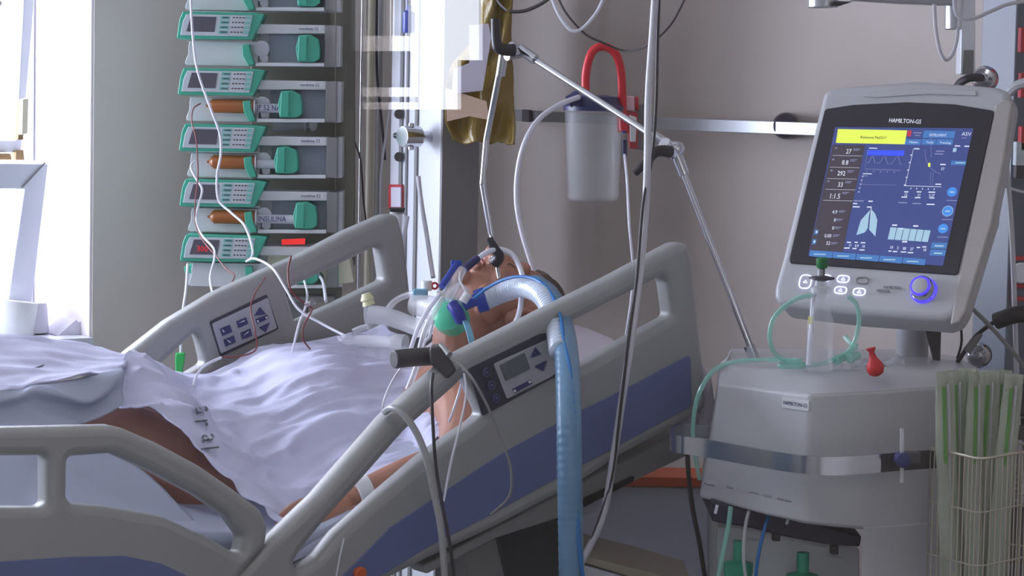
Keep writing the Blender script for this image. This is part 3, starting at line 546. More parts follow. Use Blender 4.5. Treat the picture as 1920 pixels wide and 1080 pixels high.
# frame, headboard, platform
def side(px, v0, v1): return [B(x, y, v0) for x, y in px], N*(v1-v0)
MB().prism(*side([(-330, 1060), (540, 1060), (1290, 700), (1300, 735), (545, 1110), (-330, 1110)], .04, .93)).build('platform', M['under'], bed, bev=.004)
MB().prism(*side([(795, 1060), (1075, 912), (1200, 850), (1300, 790), (1318, 842), (1210, 893), (1080, 962), (930, 1010), (800, 1078)], .06, .11)).build('frame_tube', M['rail'], bed, bev=.006)
MB().prism(*side([(1075, 945), (1190, 893), (1188, 903), (1075, 962)], .05, .06)).build('slot', M['black'], bed, bev=.001)
MB().prism(*side([(860, 1000), (925, 985), (960, 1130), (890, 1130)], .1, .15)).build('lift_arm', M['mgrey'], bed, bev=.006)
MB().prism(*side([(935, 985), (1090, 915), (1095, 1130), (940, 1130)], .3, .34)).build('motor_cover', M['under'], bed, bev=.006)
MB().prism(*side([(1078, 975), (1130, 952), (1100, 1060), (1075, 1050)], .2, .24)).build('side_cover', M['cab'], bed, bev=.004)
hbp = [B(1296, 690, .02), B(1296, 690, .95)]
MB().prism([B(x, y, .0) for x, y in ((1316, 672), (1338, 700), (1345, 760), (1338, 860), (1316, 850))], N*.1).build('corner_bumper', M['pillow'], bed, bev=.012)
zf = B(-100, 1110, .05).z
for u, v in ((-1.3, .15), (-1.3, .8), (-.62, .15), (-.62, .8)):
    p = A0+A*(u)+N*v; mb = MB().lathe(Vector((p.x, p.y, 0)), Z, [(.03, .0), (.03, .05), (.02, .06), (.02, .1), (.03, .12), (.03, zf-.02)], 16); mb.build('leg', M['under'], bed)
p = A0+A*-.5+N*.48; MB().box(Vector((p.x, p.y, .25)), 1.5, .6, .1, A, N, Z).build('base_chassis', M['rail'], bed, bev=.01)
# orange button on near rail underside
c = B(672, 1075, -.026); mb = MB().lathe(c, -N, [(.012, 0), (.012, .008), (.009, .011)], 20); mb.build('release_button', M['orange'], nr)
c = B(862, 1003, .02); mb = MB().box(c, .03, .02, .012, A, N, Z); mb.build('latch', M['ink'], nr, bev=.002)
# mattress
mt = MB().prism(*side([(-330, 985), (520, 1000), (560, 1012), (900, 868), (1185, 745), (1200, 790), (560, 1058), (-330, 1058)], .05, .92)).build('mattress', M['mattress'], bev=.02)
tag(mt, 'pale blue white mattress on the bed, bent up under the back', 'mattress')
# pillow
pl = MB(); pc = B(958, 684, .5); pa = (A*math.cos(.42)+Z*math.sin(.42)); pn = (Z*math.cos(.42)-A*math.sin(.42))
nu, nv = 36, 20; vs_l = []
for i in range(nv+1):
    t = math.pi*i/nv
    for j in range(nu):
        a = 2*math.pi*j/nu; ca, sa = math.cos(a), math.sin(a); q = .45
        x = math.copysign(abs(ca)**q, ca)*math.sin(t)**.5; y = math.copysign(abs(sa)**q, sa)*math.sin(t)**.5; z = math.cos(t)*(1-.35*(x*x+y*y)/2)
        p = pc+pa*(x*.14)+N*(y*.27)+pn*(z*.065); p += pn*noise.noise(p*9)*.012; vs_l.append(p)
pl.add(vs_l, [(i*nu+j, (i+1)*nu+j, (i+1)*nu+(j+1) % nu, i*nu+(j+1) % nu) for i in range(nv) for j in range(nu)])
tag(pl.build('pillow', M['pillow'], ang=180), 'lilac grey pillow under the patient\'s head at the raised end', 'pillow')
# ================================================================== person
bmm = MB()
def J(x, y, v): return B(x, y, v)
HS = 1.07; head_c = J(950, 588, .47)
HA = -.02; k_ = (A*math.cos(HA)+Z*math.sin(HA)).normalized(); f0 = (Z*math.cos(HA)-A*math.sin(HA)).normalized(); tw = math.radians(-5)
f_ = (f0*math.cos(tw)-N*math.sin(tw)).normalized(); r_ = f_.cross(k_).normalized()
def H(r, f, k): return head_c + (r_*r + f_*f + k_*k)*HS
def he(mb, c, rad, n=24, m=14, k=None): mb.ell(H(*c), rad[0]*HS, rad[1]*HS, rad[2]*HS, r_, f_, k_, n, m, k)
joints = {}; 
sk = [ # name, point, radius, parent
 ('pelvis', J(600, 955, .46), .095, None), ('waist', J(690, 895, .46), .09, 'pelvis'), ('chest', J(780, 840, .46), .095, 'waist'), ('upper', J(845, 765, .46), .09, 'chest'), ('neckb', J(866, 690, .46), .06, 'upper'), ('neck', H(0, -.02, -.125), .058, 'neckb'), ('skull', H(0, -.01, -.05), .06, 'neck'),
 ('shn', J(872, 780, .24), .055, 'upper'), ('arm1', J(868, 830, .14), .048, 'shn'), ('elb', J(850, 868, .09), .045, 'arm1'), ('fore', J(770, 895, .10), .042, 'elb'), ('wri', J(672, 930, .12), .029, 'fore'), ('palm0', J(645, 943, .125), .030, 'wri'),
 ('shf', J(830, 700, .68), .05, 'upper'), ('elf', J(700, 730, .82), .036, 'shf'), ('wrf', J(520, 735, .84), .028, 'elf'), ('palmf', J(450, 728, .84), .028, 'wrf'), ('tipf', J(400, 735, .84), .015, 'palmf'),
 ('hipn', J(540, 975, .38), .09, 'pelvis'), ('thn', J(380, 885, .5), .09, 'hipn'), ('knn', J(200, 808, .56), .07, 'thn'), ('shin', J(40, 850, .56), .06, 'knn'), ('ankn', J(-180, 940, .56), .045, 'shin'), ('footn', J(-230, 900, .56), .04, 'ankn'),
 ('hipf', J(590, 920, .6), .08, 'pelvis'), ('thf', J(400, 835, .72), .075, 'hipf'), ('knf', J(205, 760, .76), .06, 'thf'), ('shif', J(40, 800, .76), .055, 'knf'), ('ankf', J(-180, 900, .76), .045, 'shif'), ('footf', J(-230, 860, .76), .04, 'ankf')]
def skin_mesh(sk, levels=2):
    me = bpy.data.meshes.new('sk'); idx = {n: i for i, (n, *_) in enumerate(sk)}
    me.from_pydata([p for _, p, _, _ in sk], [(idx[q], idx[n]) for n, _, _, q in sk if q], [])
    ob = bpy.data.objects.new('sk', me); C.objects.link(ob); md = ob.modifiers.new('s', 'SKIN'); md.use_smooth_shade = True
    for i, (n, p, r, q) in enumerate(sk):
        sv = me.skin_vertices[0].data[i]; sv.radius = (r, r); sv.use_root = (q is None)
    sb = ob.modifiers.new('d', 'SUBSURF'); sb.levels = levels; sb.render_levels = levels
    dg = bpy.context.evaluated_depsgraph_get(); dg.update(); m2 = ob.evaluated_get(dg).to_mesh()
    r = ([v.co.copy() for v in m2.vertices], [tuple(p.vertices) for p in m2.polygons]); bpy.data.objects.remove(ob); return r
body = MB(); body.add(*skin_mesh(sk))
# torso fullness
body.ell(J(755, 850, .46), .22, .17, .085, (A*math.cos(.5)+Z*math.sin(.5)), N, (Z*math.cos(.5)-A*math.sin(.5)), 32, 16)
# near hand, curled on the sheet: palm, four fingers, thumb
hk = J(645, 943, .125); hx = (J(560, 972, .12)-hk).normalized(); hy = (-N*.75-Z*.35); hy = (hy-hx*hy.dot(hx)).normalized(); hz = hx.cross(hy)
if hz.z < 0: hz = -hz
body.ell(hk+hx*.035, .05, .042, .018, hx, hy, hz, 24, 12)
for i, (o_, l, c_) in enumerate(((-.032, .068, .85), (-.011, .08, .7), (.011, .078, .75), (.031, .064, .95))):
    b_ = hk+hx*.07+hy*o_; p1 = b_+hx*l*.42-hz*.006; p2 = p1+(hx*math.cos(c_)-hz*math.sin(c_))*l*.34; p3 = p2+(hx*math.cos(c_*1.7)-hz*math.sin(c_*1.7))*l*.26
    body.tube([hk+hx*.035+hy*o_*.8, b_, p1, p2, p3], (.0115, .0078), 12, 4); body.ell(p3, .0078, .0078, .0078, nu=12, nv=8)
tb = [hk+hy*.03+hx*.0, hk+hy*.048+hx*.03-hz*.006, hk+hy*.05+hx*.062-hz*.014, hk+hy*.04+hx*.088-hz*.018]
body.tube(tb, (.015, .009), 12, 4); body.ell(tb[-1], .009, .009, .009, nu=12, nv=8)
# far hand fingers
fk = J(430, 731, .84)
for i in range(4): body.tube([fk+N*(i-1.5)*.018, fk+N*(i-1.5)*.02-A*.05, fk+N*(i-1.5)*.02-A*.08-Z*.02], (.01, .007), 10, 3)
# head
he(body, (0, -.012, .035), (.076, .097, .088)); he(body, (0, .02, -.02), (.066, .078, .088)); he(body, (0, .022, -.07), (.054, .058, .042)); he(body, (0, .07, -.103), (.021, .02, .018))
he(body, (0, .112, -.034), (.013, .017, .013)); he(body, (.012, .1, -.038), (.009, .012, .009)); he(body, (-.012, .1, -.038), (.009, .012, .009)); he(body, (0, .096, -.01), (.009, .016, .032))
for s in (-1, 1):
    he(body, (s*.03, .083, .016), (.026, .014, .009)); he(body, (s*.031, .081, -.007), (.0145, .0105, .0105)); he(body, (s*.042, .058, -.038), (.023, .026, .026)); he(body, (s*.05, .02, -.075), (.018, .04, .03))
    he(body, (s*.076, -.01, -.03), (.008, .018, .03)); body.torus(H(s*.09, -.014, -.026), r_*s+f_*.45, .029, .0066, 24, 8, None, .72, f_); he(body, (s*.083, .004, -.032), (.007, .007, .012)); he(body, (s*.086, -.004, -.053), (.006, .009, .011))
he(body, (0, .093, -.063), (.024, .011, .0055)); he(body, (0, .09, -.074), (.02, .011, .0062))
pe = body.build('person', M['skin'], ang=180)
tag(pe, 'person lying on their back in the bed under white sheets, eyes closed', 'person')
rm = pe.modifiers.new('remesh', 'REMESH'); rm.mode = 'VOXEL'; rm.voxel_size = .003; rm.use_smooth_shade = True
sm = pe.modifiers.new('smooth', 'SMOOTH'); sm.factor = .5; sm.iterations = 2
# hair
hm = MB(); nu, nv = 72, 44; keep = {}; vs_l = []
for i in range(nv+1):
    t = math.pi*i/nv
    for j in range(nu):
        a = 2*math.pi*j/nu; x, y, z = math.sin(t)*math.cos(a), math.sin(t)*math.sin(a), math.cos(t)
        g_ = 1+.03*noise.noise(Vector((x*5, y*5, z*5)))+.012*math.sin(a*40+z*9)
        vs_l.append(((x, y, z), H(x*.083*g_, -.014+y*.103*g_, .036+z*.096*g_)))
fs = []
for i in range(nv):
    for j in range(nu):
        q = (i*nu+j, (i+1)*nu+j, (i+1)*nu+(j+1) % nu, i*nu+(j+1) % nu)
        if all((vs_l[t][0][2] > .2 + .1*vs_l[t][0][1] or vs_l[t][0][1] < .25) and (vs_l[t][0][2] > -.35-.9*(vs_l[t][0][1] < -.15)*.6 and (vs_l[t][0][1] < -.1 or vs_l[t][0][2] > .05)) for t in q): fs.append(q)
hm.add([v[1] for v in vs_l], fs)
hr_ = hm.build('hair', M['hair'], pe, ang=180, fixn=False); sd = hr_.modifiers.new('s', 'SOLIDIFY'); sd.thickness = .008; sd.offset = -1
# lips and eye line as small parts
lp_ = MB(); lp_.tube([H(-.023, .093, -.067), H(-.01, .104, -.066), H(0, .1045, -.067), H(.01, .104, -.066), H(.023, .093, -.067)], .0035, 8, 4); lp_.build('lips', M['lip'], pe)
for s in (-1, 1): MB().tube([H(s*.018, .09, -.01), H(s*.031, .0935, -.013), H(s*.044, .085, -.01)], .0013, 6, 4).build('eyelash', M['hair'], pe)
wb = MB(); wc = J(668, 930, .119); wa = (J(672, 930, .12)-J(770, 895, .10)).normalized(); wb.lathe(wc-wa*.012+Z*.001, wa, [(.032, -.013), (.0335, -.013), (.0335, .013), (.032, .013)], 28)
tag(wb.build('wrist_band', M['band']), 'white hospital band around the patient\'s near wrist', 'wristband')
# ================================================================== bed linen
R = lambda *q: [B(*p) for p in q]
st = cloth('leg_sheet', [
 R((-330, 625, .93), (60, 640, .93), (150, 652, .9), (236, 672, .88)),
 R((-330, 612, .75), (0, 626, .75), (120, 640, .75), (240, 662, .74)),
 R((-330, 660, .62), (0, 668, .62), (110, 676, .62), (240, 676, .62)),
 R((-330, 705, .52), (0, 702, .52), (90, 700, .52), (225, 690, .52)),
 R((-330, 745, .44), (0, 735, .44), (60, 722, .45), (165, 700, .46)),], M['sheet'], None, 10, .006, 7, 2)
tag(st, 'white sheet draped over the raised legs, bright from the window', 'sheet')
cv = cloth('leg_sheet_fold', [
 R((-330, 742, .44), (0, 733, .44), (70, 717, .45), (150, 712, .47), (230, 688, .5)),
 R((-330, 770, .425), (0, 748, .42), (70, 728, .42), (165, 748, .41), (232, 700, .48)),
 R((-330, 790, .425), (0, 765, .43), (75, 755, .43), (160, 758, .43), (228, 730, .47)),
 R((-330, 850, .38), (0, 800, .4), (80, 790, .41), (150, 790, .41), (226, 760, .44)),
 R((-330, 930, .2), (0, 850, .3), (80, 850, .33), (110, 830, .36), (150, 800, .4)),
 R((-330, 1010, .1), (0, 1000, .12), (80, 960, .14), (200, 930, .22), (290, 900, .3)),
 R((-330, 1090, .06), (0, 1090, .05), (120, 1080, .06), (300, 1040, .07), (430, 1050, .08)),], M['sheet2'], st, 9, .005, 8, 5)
hm_ = MB(); 
pts = [B(150, 648, .8), B(120, 668, .7), B(85, 688, .6), B(40, 702, .54), (B(-20, 722, .49))]
hm_.tube([p+Z*.004 for p in pts], .0022, 6, 5); hm_.build('seam', M['lcd'], st)
ts = cloth('torso_sheet', [
 R((226, 686, .6), (226, 722, .52), (228, 762, .45), (300, 768, .4), (322, 792, .36), (400, 870, .27), (470, 930, .19), (525, 975, .12)),
 R((240, 659, .68), (275, 676, .64), (305, 700, .58), (350, 745, .52), (400, 802, .43), (450, 862, .34), (500, 922, .23), (545, 982, .12)),
 R((270, 668, .9), (330, 712, .75), (372, 752, .62), (400, 780, .52), (440, 820, .44), (490, 868, .37), (545, 925, .27), (590, 972, .17)),
 R((380, 700, .9), (430, 714, .75), (470, 732, .62), (500, 765, .52), (540, 805, .44), (575, 860, .37), (615, 905, .27), (645, 935, .17)),
 R((480, 655, .9), (520, 664, .75), (555, 690, .62), (585, 730, .52), (620, 775, .44), (655, 820, .37), (690, 870, .27), (710, 900, .17)),
 R((560, 645, .9), (640, 650, .75), (655, 672, .62), (680, 712, .52), (710, 755, .44), (745, 800, .37), (775, 840, .27), (790, 858, .17)),
 R((640, 630, .9), (728, 655, .74), (745, 678, .63), (765, 708, .53), (785, 745, .42), (800, 780, .32), (812, 805, .24), (820, 820, .19)),
 R((720, 612, .88), (775, 662, .72), (795, 690, .6), (810, 715, .5), (825, 740, .4), (832, 765, .32), (836, 785, .26), (838, 800, .22))], M['sheet'], None, 12, .013, 8, 9)
tag(ts, 'white printed sheet covering the torso, crumpled over the belly', 'sheet')
def cast(ob, px_, py_):
    d_ = ray(px_, py_).normalized(); h_ = ob.ray_cast(CAM-ROOTLOC[ob.name if ob.parent is None else ob.parent.name], d_)
    L_ = ROOTLOC[ob.name if ob.parent is None else ob.parent.name]
    return (h_[1]+L_, h_[2]) if h_[0] else (None, None)
def printed(ob, body, x, y, em, read, up, off=.003, k=0, mb=None):
    """print a word on a surface: every corner of the letters is laid on it"""
    mb = mb or MB(); t = MB().text(body, 1, (0, 0, 0), (1, 0, 0), (0, 0, 1), 0, 0.0); vs_ = []
    for v in t.v:
        p, n = cast(ob, x+(read[0]*v.x+up[0]*v.z)*em, y+(read[1]*v.x+up[1]*v.z)*em)
        if p is None: return mb
        vs_.append(p+(CAM-p).normalized()*off)
    return mb.add(vs_, t.f, k)
bpy.context.view_layer.update()
for ch, x, y in (('a', 366, 762), ('r', 366, 786), ('a', 378, 814), ('l', 376, 838)):
    m_ = printed(ts, ch, x, y, 50, (.1, .8), (1, -.12), .009)
    if m_.f: m_.build('printed_letter', M['lcd'], ts, smooth=False)
bs = cloth('bottom_sheet', [R((400, 1000, .6), (560, 1010, .6), (700, 950, .5)), R((380, 1020, .2), (540, 1005, .2), (660, 965, .2)), R((400, 1085, .06), (520, 1045, .06), (620, 990, .06)), R((420, 1130, .045), (540, 1110, .045), (640, 1050, .045))], M['sheet'], None, 6, .003, 10, 4)
tag(bs, 'crumpled bottom sheet tucked beside the patient\'s hip and hand', 'sheet')
# ================================================================== ventilator
ve = thing('ventilator', P(1590, 1500, 4.65), 'large pale ventilator with tilted touch screen beside the bed', 'ventilator'); ve.location.z = 0; ROOTLOC[ve.name] = Vector(ve.location)
ph, ta = math.radians(28), math.radians(25)
nm = Vector((-math.sin(ph)*math.cos(ta), -math.cos(ph)*math.cos(ta), math.sin(ta))).normalized()   # screen faces camera-left and up
mo = P(1650, 400, 4.70); mx_ = Vector((math.cos(ph), -math.sin(ph), 0)); my_ = nm.cross(mx_)
if my_.z < 0: my_ = -my_
def Q(x, y, d=0): return hit(x, y, mo+nm*d, nm)
def qplate(name, px, d, thick, bev, m, par, rad=.01, holes=()):
    mb = plate_mesh([Q(x, y, d) for x, y in px], [[Q(x, y, d) for x, y in h] for h in holes], mo+nm*d, mx_, my_, thick, bev, rad, .004); return mb.build(name, m, par, ang=50)
mh = qplate('monitor_housing', [(1556, 186), (1580, 178), (1730, 166), (1880, 178), (1900, 186), (1902, 200), (1885, 300), (1862, 420), (1812, 585), (1800, 606), (1780, 614), (1620, 603), (1475, 586), (1463, 572), (1464, 552), (1480, 494)], -.035, .075, .012, M['vent'], ve, .02)
qplate('top_ridge', [(1612, 181), (1640, 171), (1740, 165), (1830, 171), (1832, 180), (1740, 177), (1640, 183)], .004, .004, .0015, M['vent'], mh, .004)
bz = qplate('screen_bezel', [(1547, 205), (1600, 197), (1700, 192), (1790, 196), (1864, 208), (1863, 220), (1797, 512), (1792, 516), (1482, 494), (1480, 488)], .004, .004, .0015, M['bezel'], mh, .008)
# side flank of the monitor, housing colour darkened to stand in for shade
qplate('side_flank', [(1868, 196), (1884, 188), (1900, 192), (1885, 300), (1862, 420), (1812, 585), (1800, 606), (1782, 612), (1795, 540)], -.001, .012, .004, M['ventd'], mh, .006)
# screen with everything it shows
sc = MB(); SM = ['scr', 'scrl', 'syel', 'stab', 'sblue', 'swhite', 'sline', 'slung', 'sred', 'scirc', 'sdark']; SK = {n: i for i, n in enumerate(SM)}
def q2(cx, cy, d): return Q(1500+cx/3.858, 220+cy/3.858, d)
def sq(pts, m, lvl=1): sc.prism([q2(x, y, .0065+.0003*lvl) for x, y in pts], nm*.0003, SK[m])
def sr(x0, y0, x1, y1, m, lvl=2, sk=0): sq([(x0, y0), (x1, y0+(x1-x0)*.02), (x1-(y1-y0)*.21, y1+(x1-x0)*.02), (x0-(y1-y0)*.21, y1)], m, lvl)
def stx(t, x, y, size, m='swhite', lvl=3, sx=1):
    o_ = q2(x, y, .0065+.0003*lvl); ex = q2(x+40, y+1, .0065+.0003*lvl)-o_; sc.text(t, size/3.858/1075, o_, ex, my_-ex.normalized()*my_.dot(ex.normalized()), SK[m], .0002, 0, 'LEFT', sx)
def sl(pts, w_, m='sline', lvl=3): sc.tube([q2(x, y, .0065+.0003*lvl) for x, y in pts], w_/3.858/1075/2, 4, 1, SK[m])
sq([(255, 70), (1255, 80), (1035, 1075), (60, 1000)], 'scr', 0)
sq([(238, 198), (472, 202), (385, 600), (310, 972), (72, 960)], 'scrl')
sq([(275, 85), (775, 95), (758, 195), (260, 185)], 'syel'); stx('Remove PatG1?', 435, 152, 32, 'sdark')
for t, x, y, s in (('27', 330, 262, 54), ('8.8', 300, 342, 54), ('292', 268, 420, 54), ('33', 270, 502, 54), ('1:1.5', 208, 586, 58), ('4.9', 232, 696, 40), ('0', 243, 754, 40), ('0', 230, 812, 40), ('0.00', 175, 868, 40), ('52', 187, 922, 40)):
    stx(t, x, y, s, sx=.8)
for x, y in ((388, 235), (365, 312), (345, 392), (330, 470), (306, 548), (282, 682), (262, 742), (250, 800), (240, 856), (225, 912)):
    sr(x, y-8, x+48, y-3, 'sline'); sr(x-2, y+2, x+34, y+6, 'sline')
for x, y in ((236, 275), (215, 360), (195, 442), (185, 520), (165, 600)): sl([(x, y), (x+215, y+5)], 3, 'swhite')
for x, y in ((255, 222), (235, 305), (222, 385), (200, 462)): sr(x, y-5, x+14, y+5, 'sline')
for x, y in ((120, 830), (104, 900)): sr(x-10, y-18, x+16, y+18, 'stab'); sr(x-4, y-8, x+8, y+6, 'swhite', 3)
sr(490, 236, 757, 274, 'sblue'); sr(500, 220, 560, 226, 'swhite')
sl([(480, 325), (500, 330), (515, 288), (530, 284), (542, 330), (575, 332), (603, 288), (618, 284), (632, 335), (660, 337), (698, 286), (712, 284), (725, 340), (742, 342)], 4)
sl([(475, 372), (728, 382)], 4); sl([(475, 378), (728, 388)], 2); sl([(448, 485), (695, 490)], 4); sl([(458, 408), (425, 552)], 3); sl([(492, 232), (470, 375)], 3)
for i in range(5): sr(448-i*7, 425+i*28, 460-i*7, 430+i*28, 'swhite'); sr(480+i*50, 386+i*1.5, 486+i*50, 396+i*1.5, 'sline')
sr(455, 405, 520, 411, 'swhite'); sr(455, 420, 490, 426, 'sline')
sl([(820, 232), (760, 497)], 4, 'swhite'); sl([(752, 495), (1022, 502)], 5, 'swhite'); sl([(905, 232), (906, 282), (920, 330), (948, 368), (985, 398), (1020, 414)], 3)
for i in range(5): sr(798-i*11, 270+i*54, 812-i*11, 276+i*54, 'swhite'); sr(800+i*42, 510+i, 806+i*42, 520+i, 'swhite')
sq([(928, 330), (944, 330), (942, 358), (926, 358)], 'syel', 3); sl([(948, 395), (938, 510)], 3); sl([(965, 395), (955, 510)], 3); sl([(950, 130), (948, 290)], 3, 'sline')
for x, y, w_ in ((825, 228, 40), (985, 246, 60), (975, 266, 62), (1015, 342, 40), (980, 485, 42), (755, 540, 30), (845, 540, 34), (930, 542, 50), (735, 578, 40), (832, 582, 40), (938, 584, 35), (712, 618, 64), (815, 624, 62), (918, 630, 56), (390, 605, 72), (495, 608, 32), (385, 625, 30), (383, 648, 50), (485, 650, 34), (1120, 208, 40), (1190, 210, 36), (340, 905, 30), (395, 905, 24), (440, 908, 34), (320, 946, 40), (380, 950, 30), (430, 960, 38), (640, 968, 22), (672, 972, 32), (730, 975, 40), (780, 980, 40), (845, 942, 26), (885, 938, 30)):
    sr(x, y-5, x+w_, y+3, 'swhite' if w_ < 60 else 'sline')
for t, x, y in (('12', 752, 570), ('21', 848, 572), ('5.37', 930, 575), ('57', 1018, 382), ('11', 350, 935), ('0.9', 395, 938), ('16', 445, 942), ('10', 648, 950), ('5', 700, 955), ('88', 742, 958), ('27', 795, 962), ('18', 888, 968)): stx(t, x, y, 32, sx=.8)
sq([(508, 670), (490, 690), (440, 745), (408, 852), (470, 832), (490, 800), (498, 722)], 'slung', 3); sq([(522, 670), (545, 700), (560, 745), (545, 862), (500, 812), (506, 745), (512, 690)], 'slung', 3); sl([(515, 655), (512, 720)], 6, 'swhite')
for i in range(6): a, b = i/6, (i+1)/6; sq([(655+295*a, 795+24*a), (655+295*b-5, 795+24*b), (635+295*b-5, 882+20*b), (635+295*a, 882+20*a)], 'slung', 2)
for x, y in ((668, 780), (715, 805), (820, 786), (740, 900)): sr(x, y-5, x+36, y+5, 'swhite')
for x, y in ((1100, 540), (1068, 678), (1035, 805)):
    c = q2(x, y, .0072); sc.lathe(c, nm, [(38/4150, 0), (38/4150, .0003)], 20, SK['scirc']); sr(x-16, y-4, x+18, y+6, 'slung', 4); sr(x-40, y+58, x+36, y+64, 'sline')
sc.torus(q2(1068, 678, .0076), nm, 40/4150, .0006, 24, 5, SK['slung'])
sr(898, 96, 1125, 148, 'stab'); stx('INTELLIVENT', 935, 136, 30, sx=.75); sr(765, 158, 878, 198, 'stab'); stx('Patient', 790, 186, 24); sr(885, 158, 985, 198, 'stab'); stx('Tools', 912, 188, 24); sr(992, 158, 1110, 198, 'stab'); stx('Trending', 1008, 190, 24)
sq([(780, 95), (808, 97), (800, 138), (774, 136)], 'sred', 3); sr(820, 108, 880, 116, 'sline'); sr(830, 128, 870, 134, 'sline'); stx('ASV', 1168, 132, 42); sr(1170, 146, 1205, 152, 'sline')
sr(1110, 222, 1134, 250, 'slung'); sr(1096, 314, 1205, 344, 'stab'); sr(1125, 325, 1195, 333, 'slung', 3)
sr(955, 906, 1066, 948, 'stab'); sr(975, 925, 1040, 935, 'slung', 3); sr(945, 958, 1056, 1000, 'stab'); sr(970, 978, 1030, 988, 'slung', 3)
for i in range(5):
    x0 = 76+i*168; y0 = 962+i*13; sq([(x0, y0), (x0+162, y0+12), (x0+153, y0+57), (x0-8, y0+42)], 'stab', 2); sr(x0+25, y0+24, x0+110, y0+32, 'slung', 3)
sc.build('screen', [M[n] for n in SM], bz, smooth=False, fixn=True)
def qtext(t, x, y, h, m, name, par, sx=1, x2=None):
    o_ = Q(x, y, .0066); ex = Q(x+20, y+1.0, .0066)-o_; mb = MB().text(t, h/1075, o_, ex, my_-ex.normalized()*my_.dot(ex.normalized()), 0, .0003, 0, 'LEFT', sx); return mb.build(name, M[m], par)
qtext('HAMILTON-G5', 1666, 229, 12.5, 'swhite', 'model_lettering', bz, .8)
qtext('HAMILTON', 1656, 541, 8.5, 'print_', 'maker_lettering', mh, .8); qtext('MEDICAL', 1643, 547.5, 8.5, 'print_', 'maker_lettering', mh, .8)
# lit keys
def pill(x, y, w_, h, m, glyph=True):
    c = Q(x, y, .0045); k = MB(); n = 24; pts = []
    for i in range(n+1):
        a = 2*math.pi*i/n; ca, sa = math.cos(a), math.sin(a); pts.append(c + mx_*math.copysign(abs(ca)**.6, ca)*w_/2/1075 + my_*math.copysign(abs(sa)**.7, sa)*h/2/1075)
    k.tube(pts, .0011, 6, 1)
    if glyph: k.tube([c-mx_*w_/6/1075-my_*.002, c+my_*.003, c+mx_*w_/6/1075-my_*.002, c-mx_*w_/6/1075-my_*.002], .0008, 5, 1)
    k.build('lit_key', M[m], mh)
pill(1510, 528, 24, 28, 'glow'); pill(1547, 521, 22, 13, 'glow'); pill(1581, 523, 24, 14, 'glow'); pill(1617, 526, 24, 13, 'mgrey', False); pill(1576, 544, 24, 14, 'glow'); pill(1611, 547, 24, 14, 'glow')
kc = Q(1733, 546, .0); kn = MB().lathe(kc, nm, [(.0225, 0), (.0225, .004), (.021, .005), (.021, .022), (.019, .025)], 32); ko = kn.build('rotary_knob', M['steel'], mh)
MB().torus(kc+nm*.0035, nm, .0228, .0014, 32, 8).build('glow_ring', M['glowb'], ko)
MB().torus(kc+nm*.026, nm, .0165, .0019, 32, 8).build('glow_ring', M['glowb'], ko); MB().lathe(kc+nm*.0245, nm, [(.0145, 0), (.0145, .003), (.01, .0045)], 28).build('knob_cap', M['vent'], ko)
# neck
a = P(1712, 600, 4.84); b = P(1715, 700, 4.84); b.x = a.x; b.y = a.y
MB().cyl(Vector((a.x, a.y, a.z+.02)), Vector((b.x, b.y, b.z-.02)), .03, n=28).build('neck', M['vent'], ve)
MB().prism([P(x, y, 4.78) for x, y in ((1735, 612), (1765, 612), (1763, 676), (1752, 676))], (0, .02, 0)).build('neck_cable', M['black'], ve)
# body: horizontal sections (left, bend, right, right back, left back)
DL, DB, DR = 4.62, 4.42, 4.58
def loft(secs, name, m, par=ve, bev=.008):
    mb = MB(); n = len(secs[0]); vs_l = [p for s_ in secs for p in s_]; fs = [tuple(range(n)), tuple(range((len(secs)-1)*n, len(secs)*n))]
    for i in range(len(secs)-1):
        for j in range(n): fs.append((i*n+j, i*n+(j+1) % n, (i+1)*n+(j+1) % n, (i+1)*n+j))
    mb.add(vs_l, fs); return mb.build(name, m, par, bev=bev, ang=35)
def sec(l, b_, r, zoff=0, dl=DL, db=DB, dr=DR):
    L, Bp, Rp = P(*l, dl), P(*b_, db), P(*r, dr); z = Bp.z; out = [Vector((L.x, L.y, L.z))]
    m1 = L.lerp(Bp, .6)+Vector((0, -.012, 0)); m2 = Bp.lerp(Rp, .3)+Vector((0, -.01, 0)); mL = L.lerp(Bp, .93)
    out += [m1, Bp.lerp(m1, .15), Bp.lerp(m2, .2), m2, Rp]
    out += [Vector((Rp.x-.005, 4.95, Rp.z)), Vector((L.x+.03, 4.98, L.z))]; return out
vb = loft([sec((1347, 716), (1530, 738), (1868, 716)), sec((1341, 770), (1527, 800), (1868, 780)), sec((1326, 850), (1523, 892), (1866, 880)), sec((1311, 934), (1520, 985), (1862, 1010))], 'body_shell', M['vent'])
loft([sec((1366, 686), (1540, 698), (1760, 690), dl=4.66, db=4.5, dr=4.62), sec((1361, 706), (1536, 722), (1864, 706), dl=4.64, db=4.45, dr=4.6), sec((1348, 719), (1530.5, 741), (1868, 719))], 'top_lid', M['vent'])
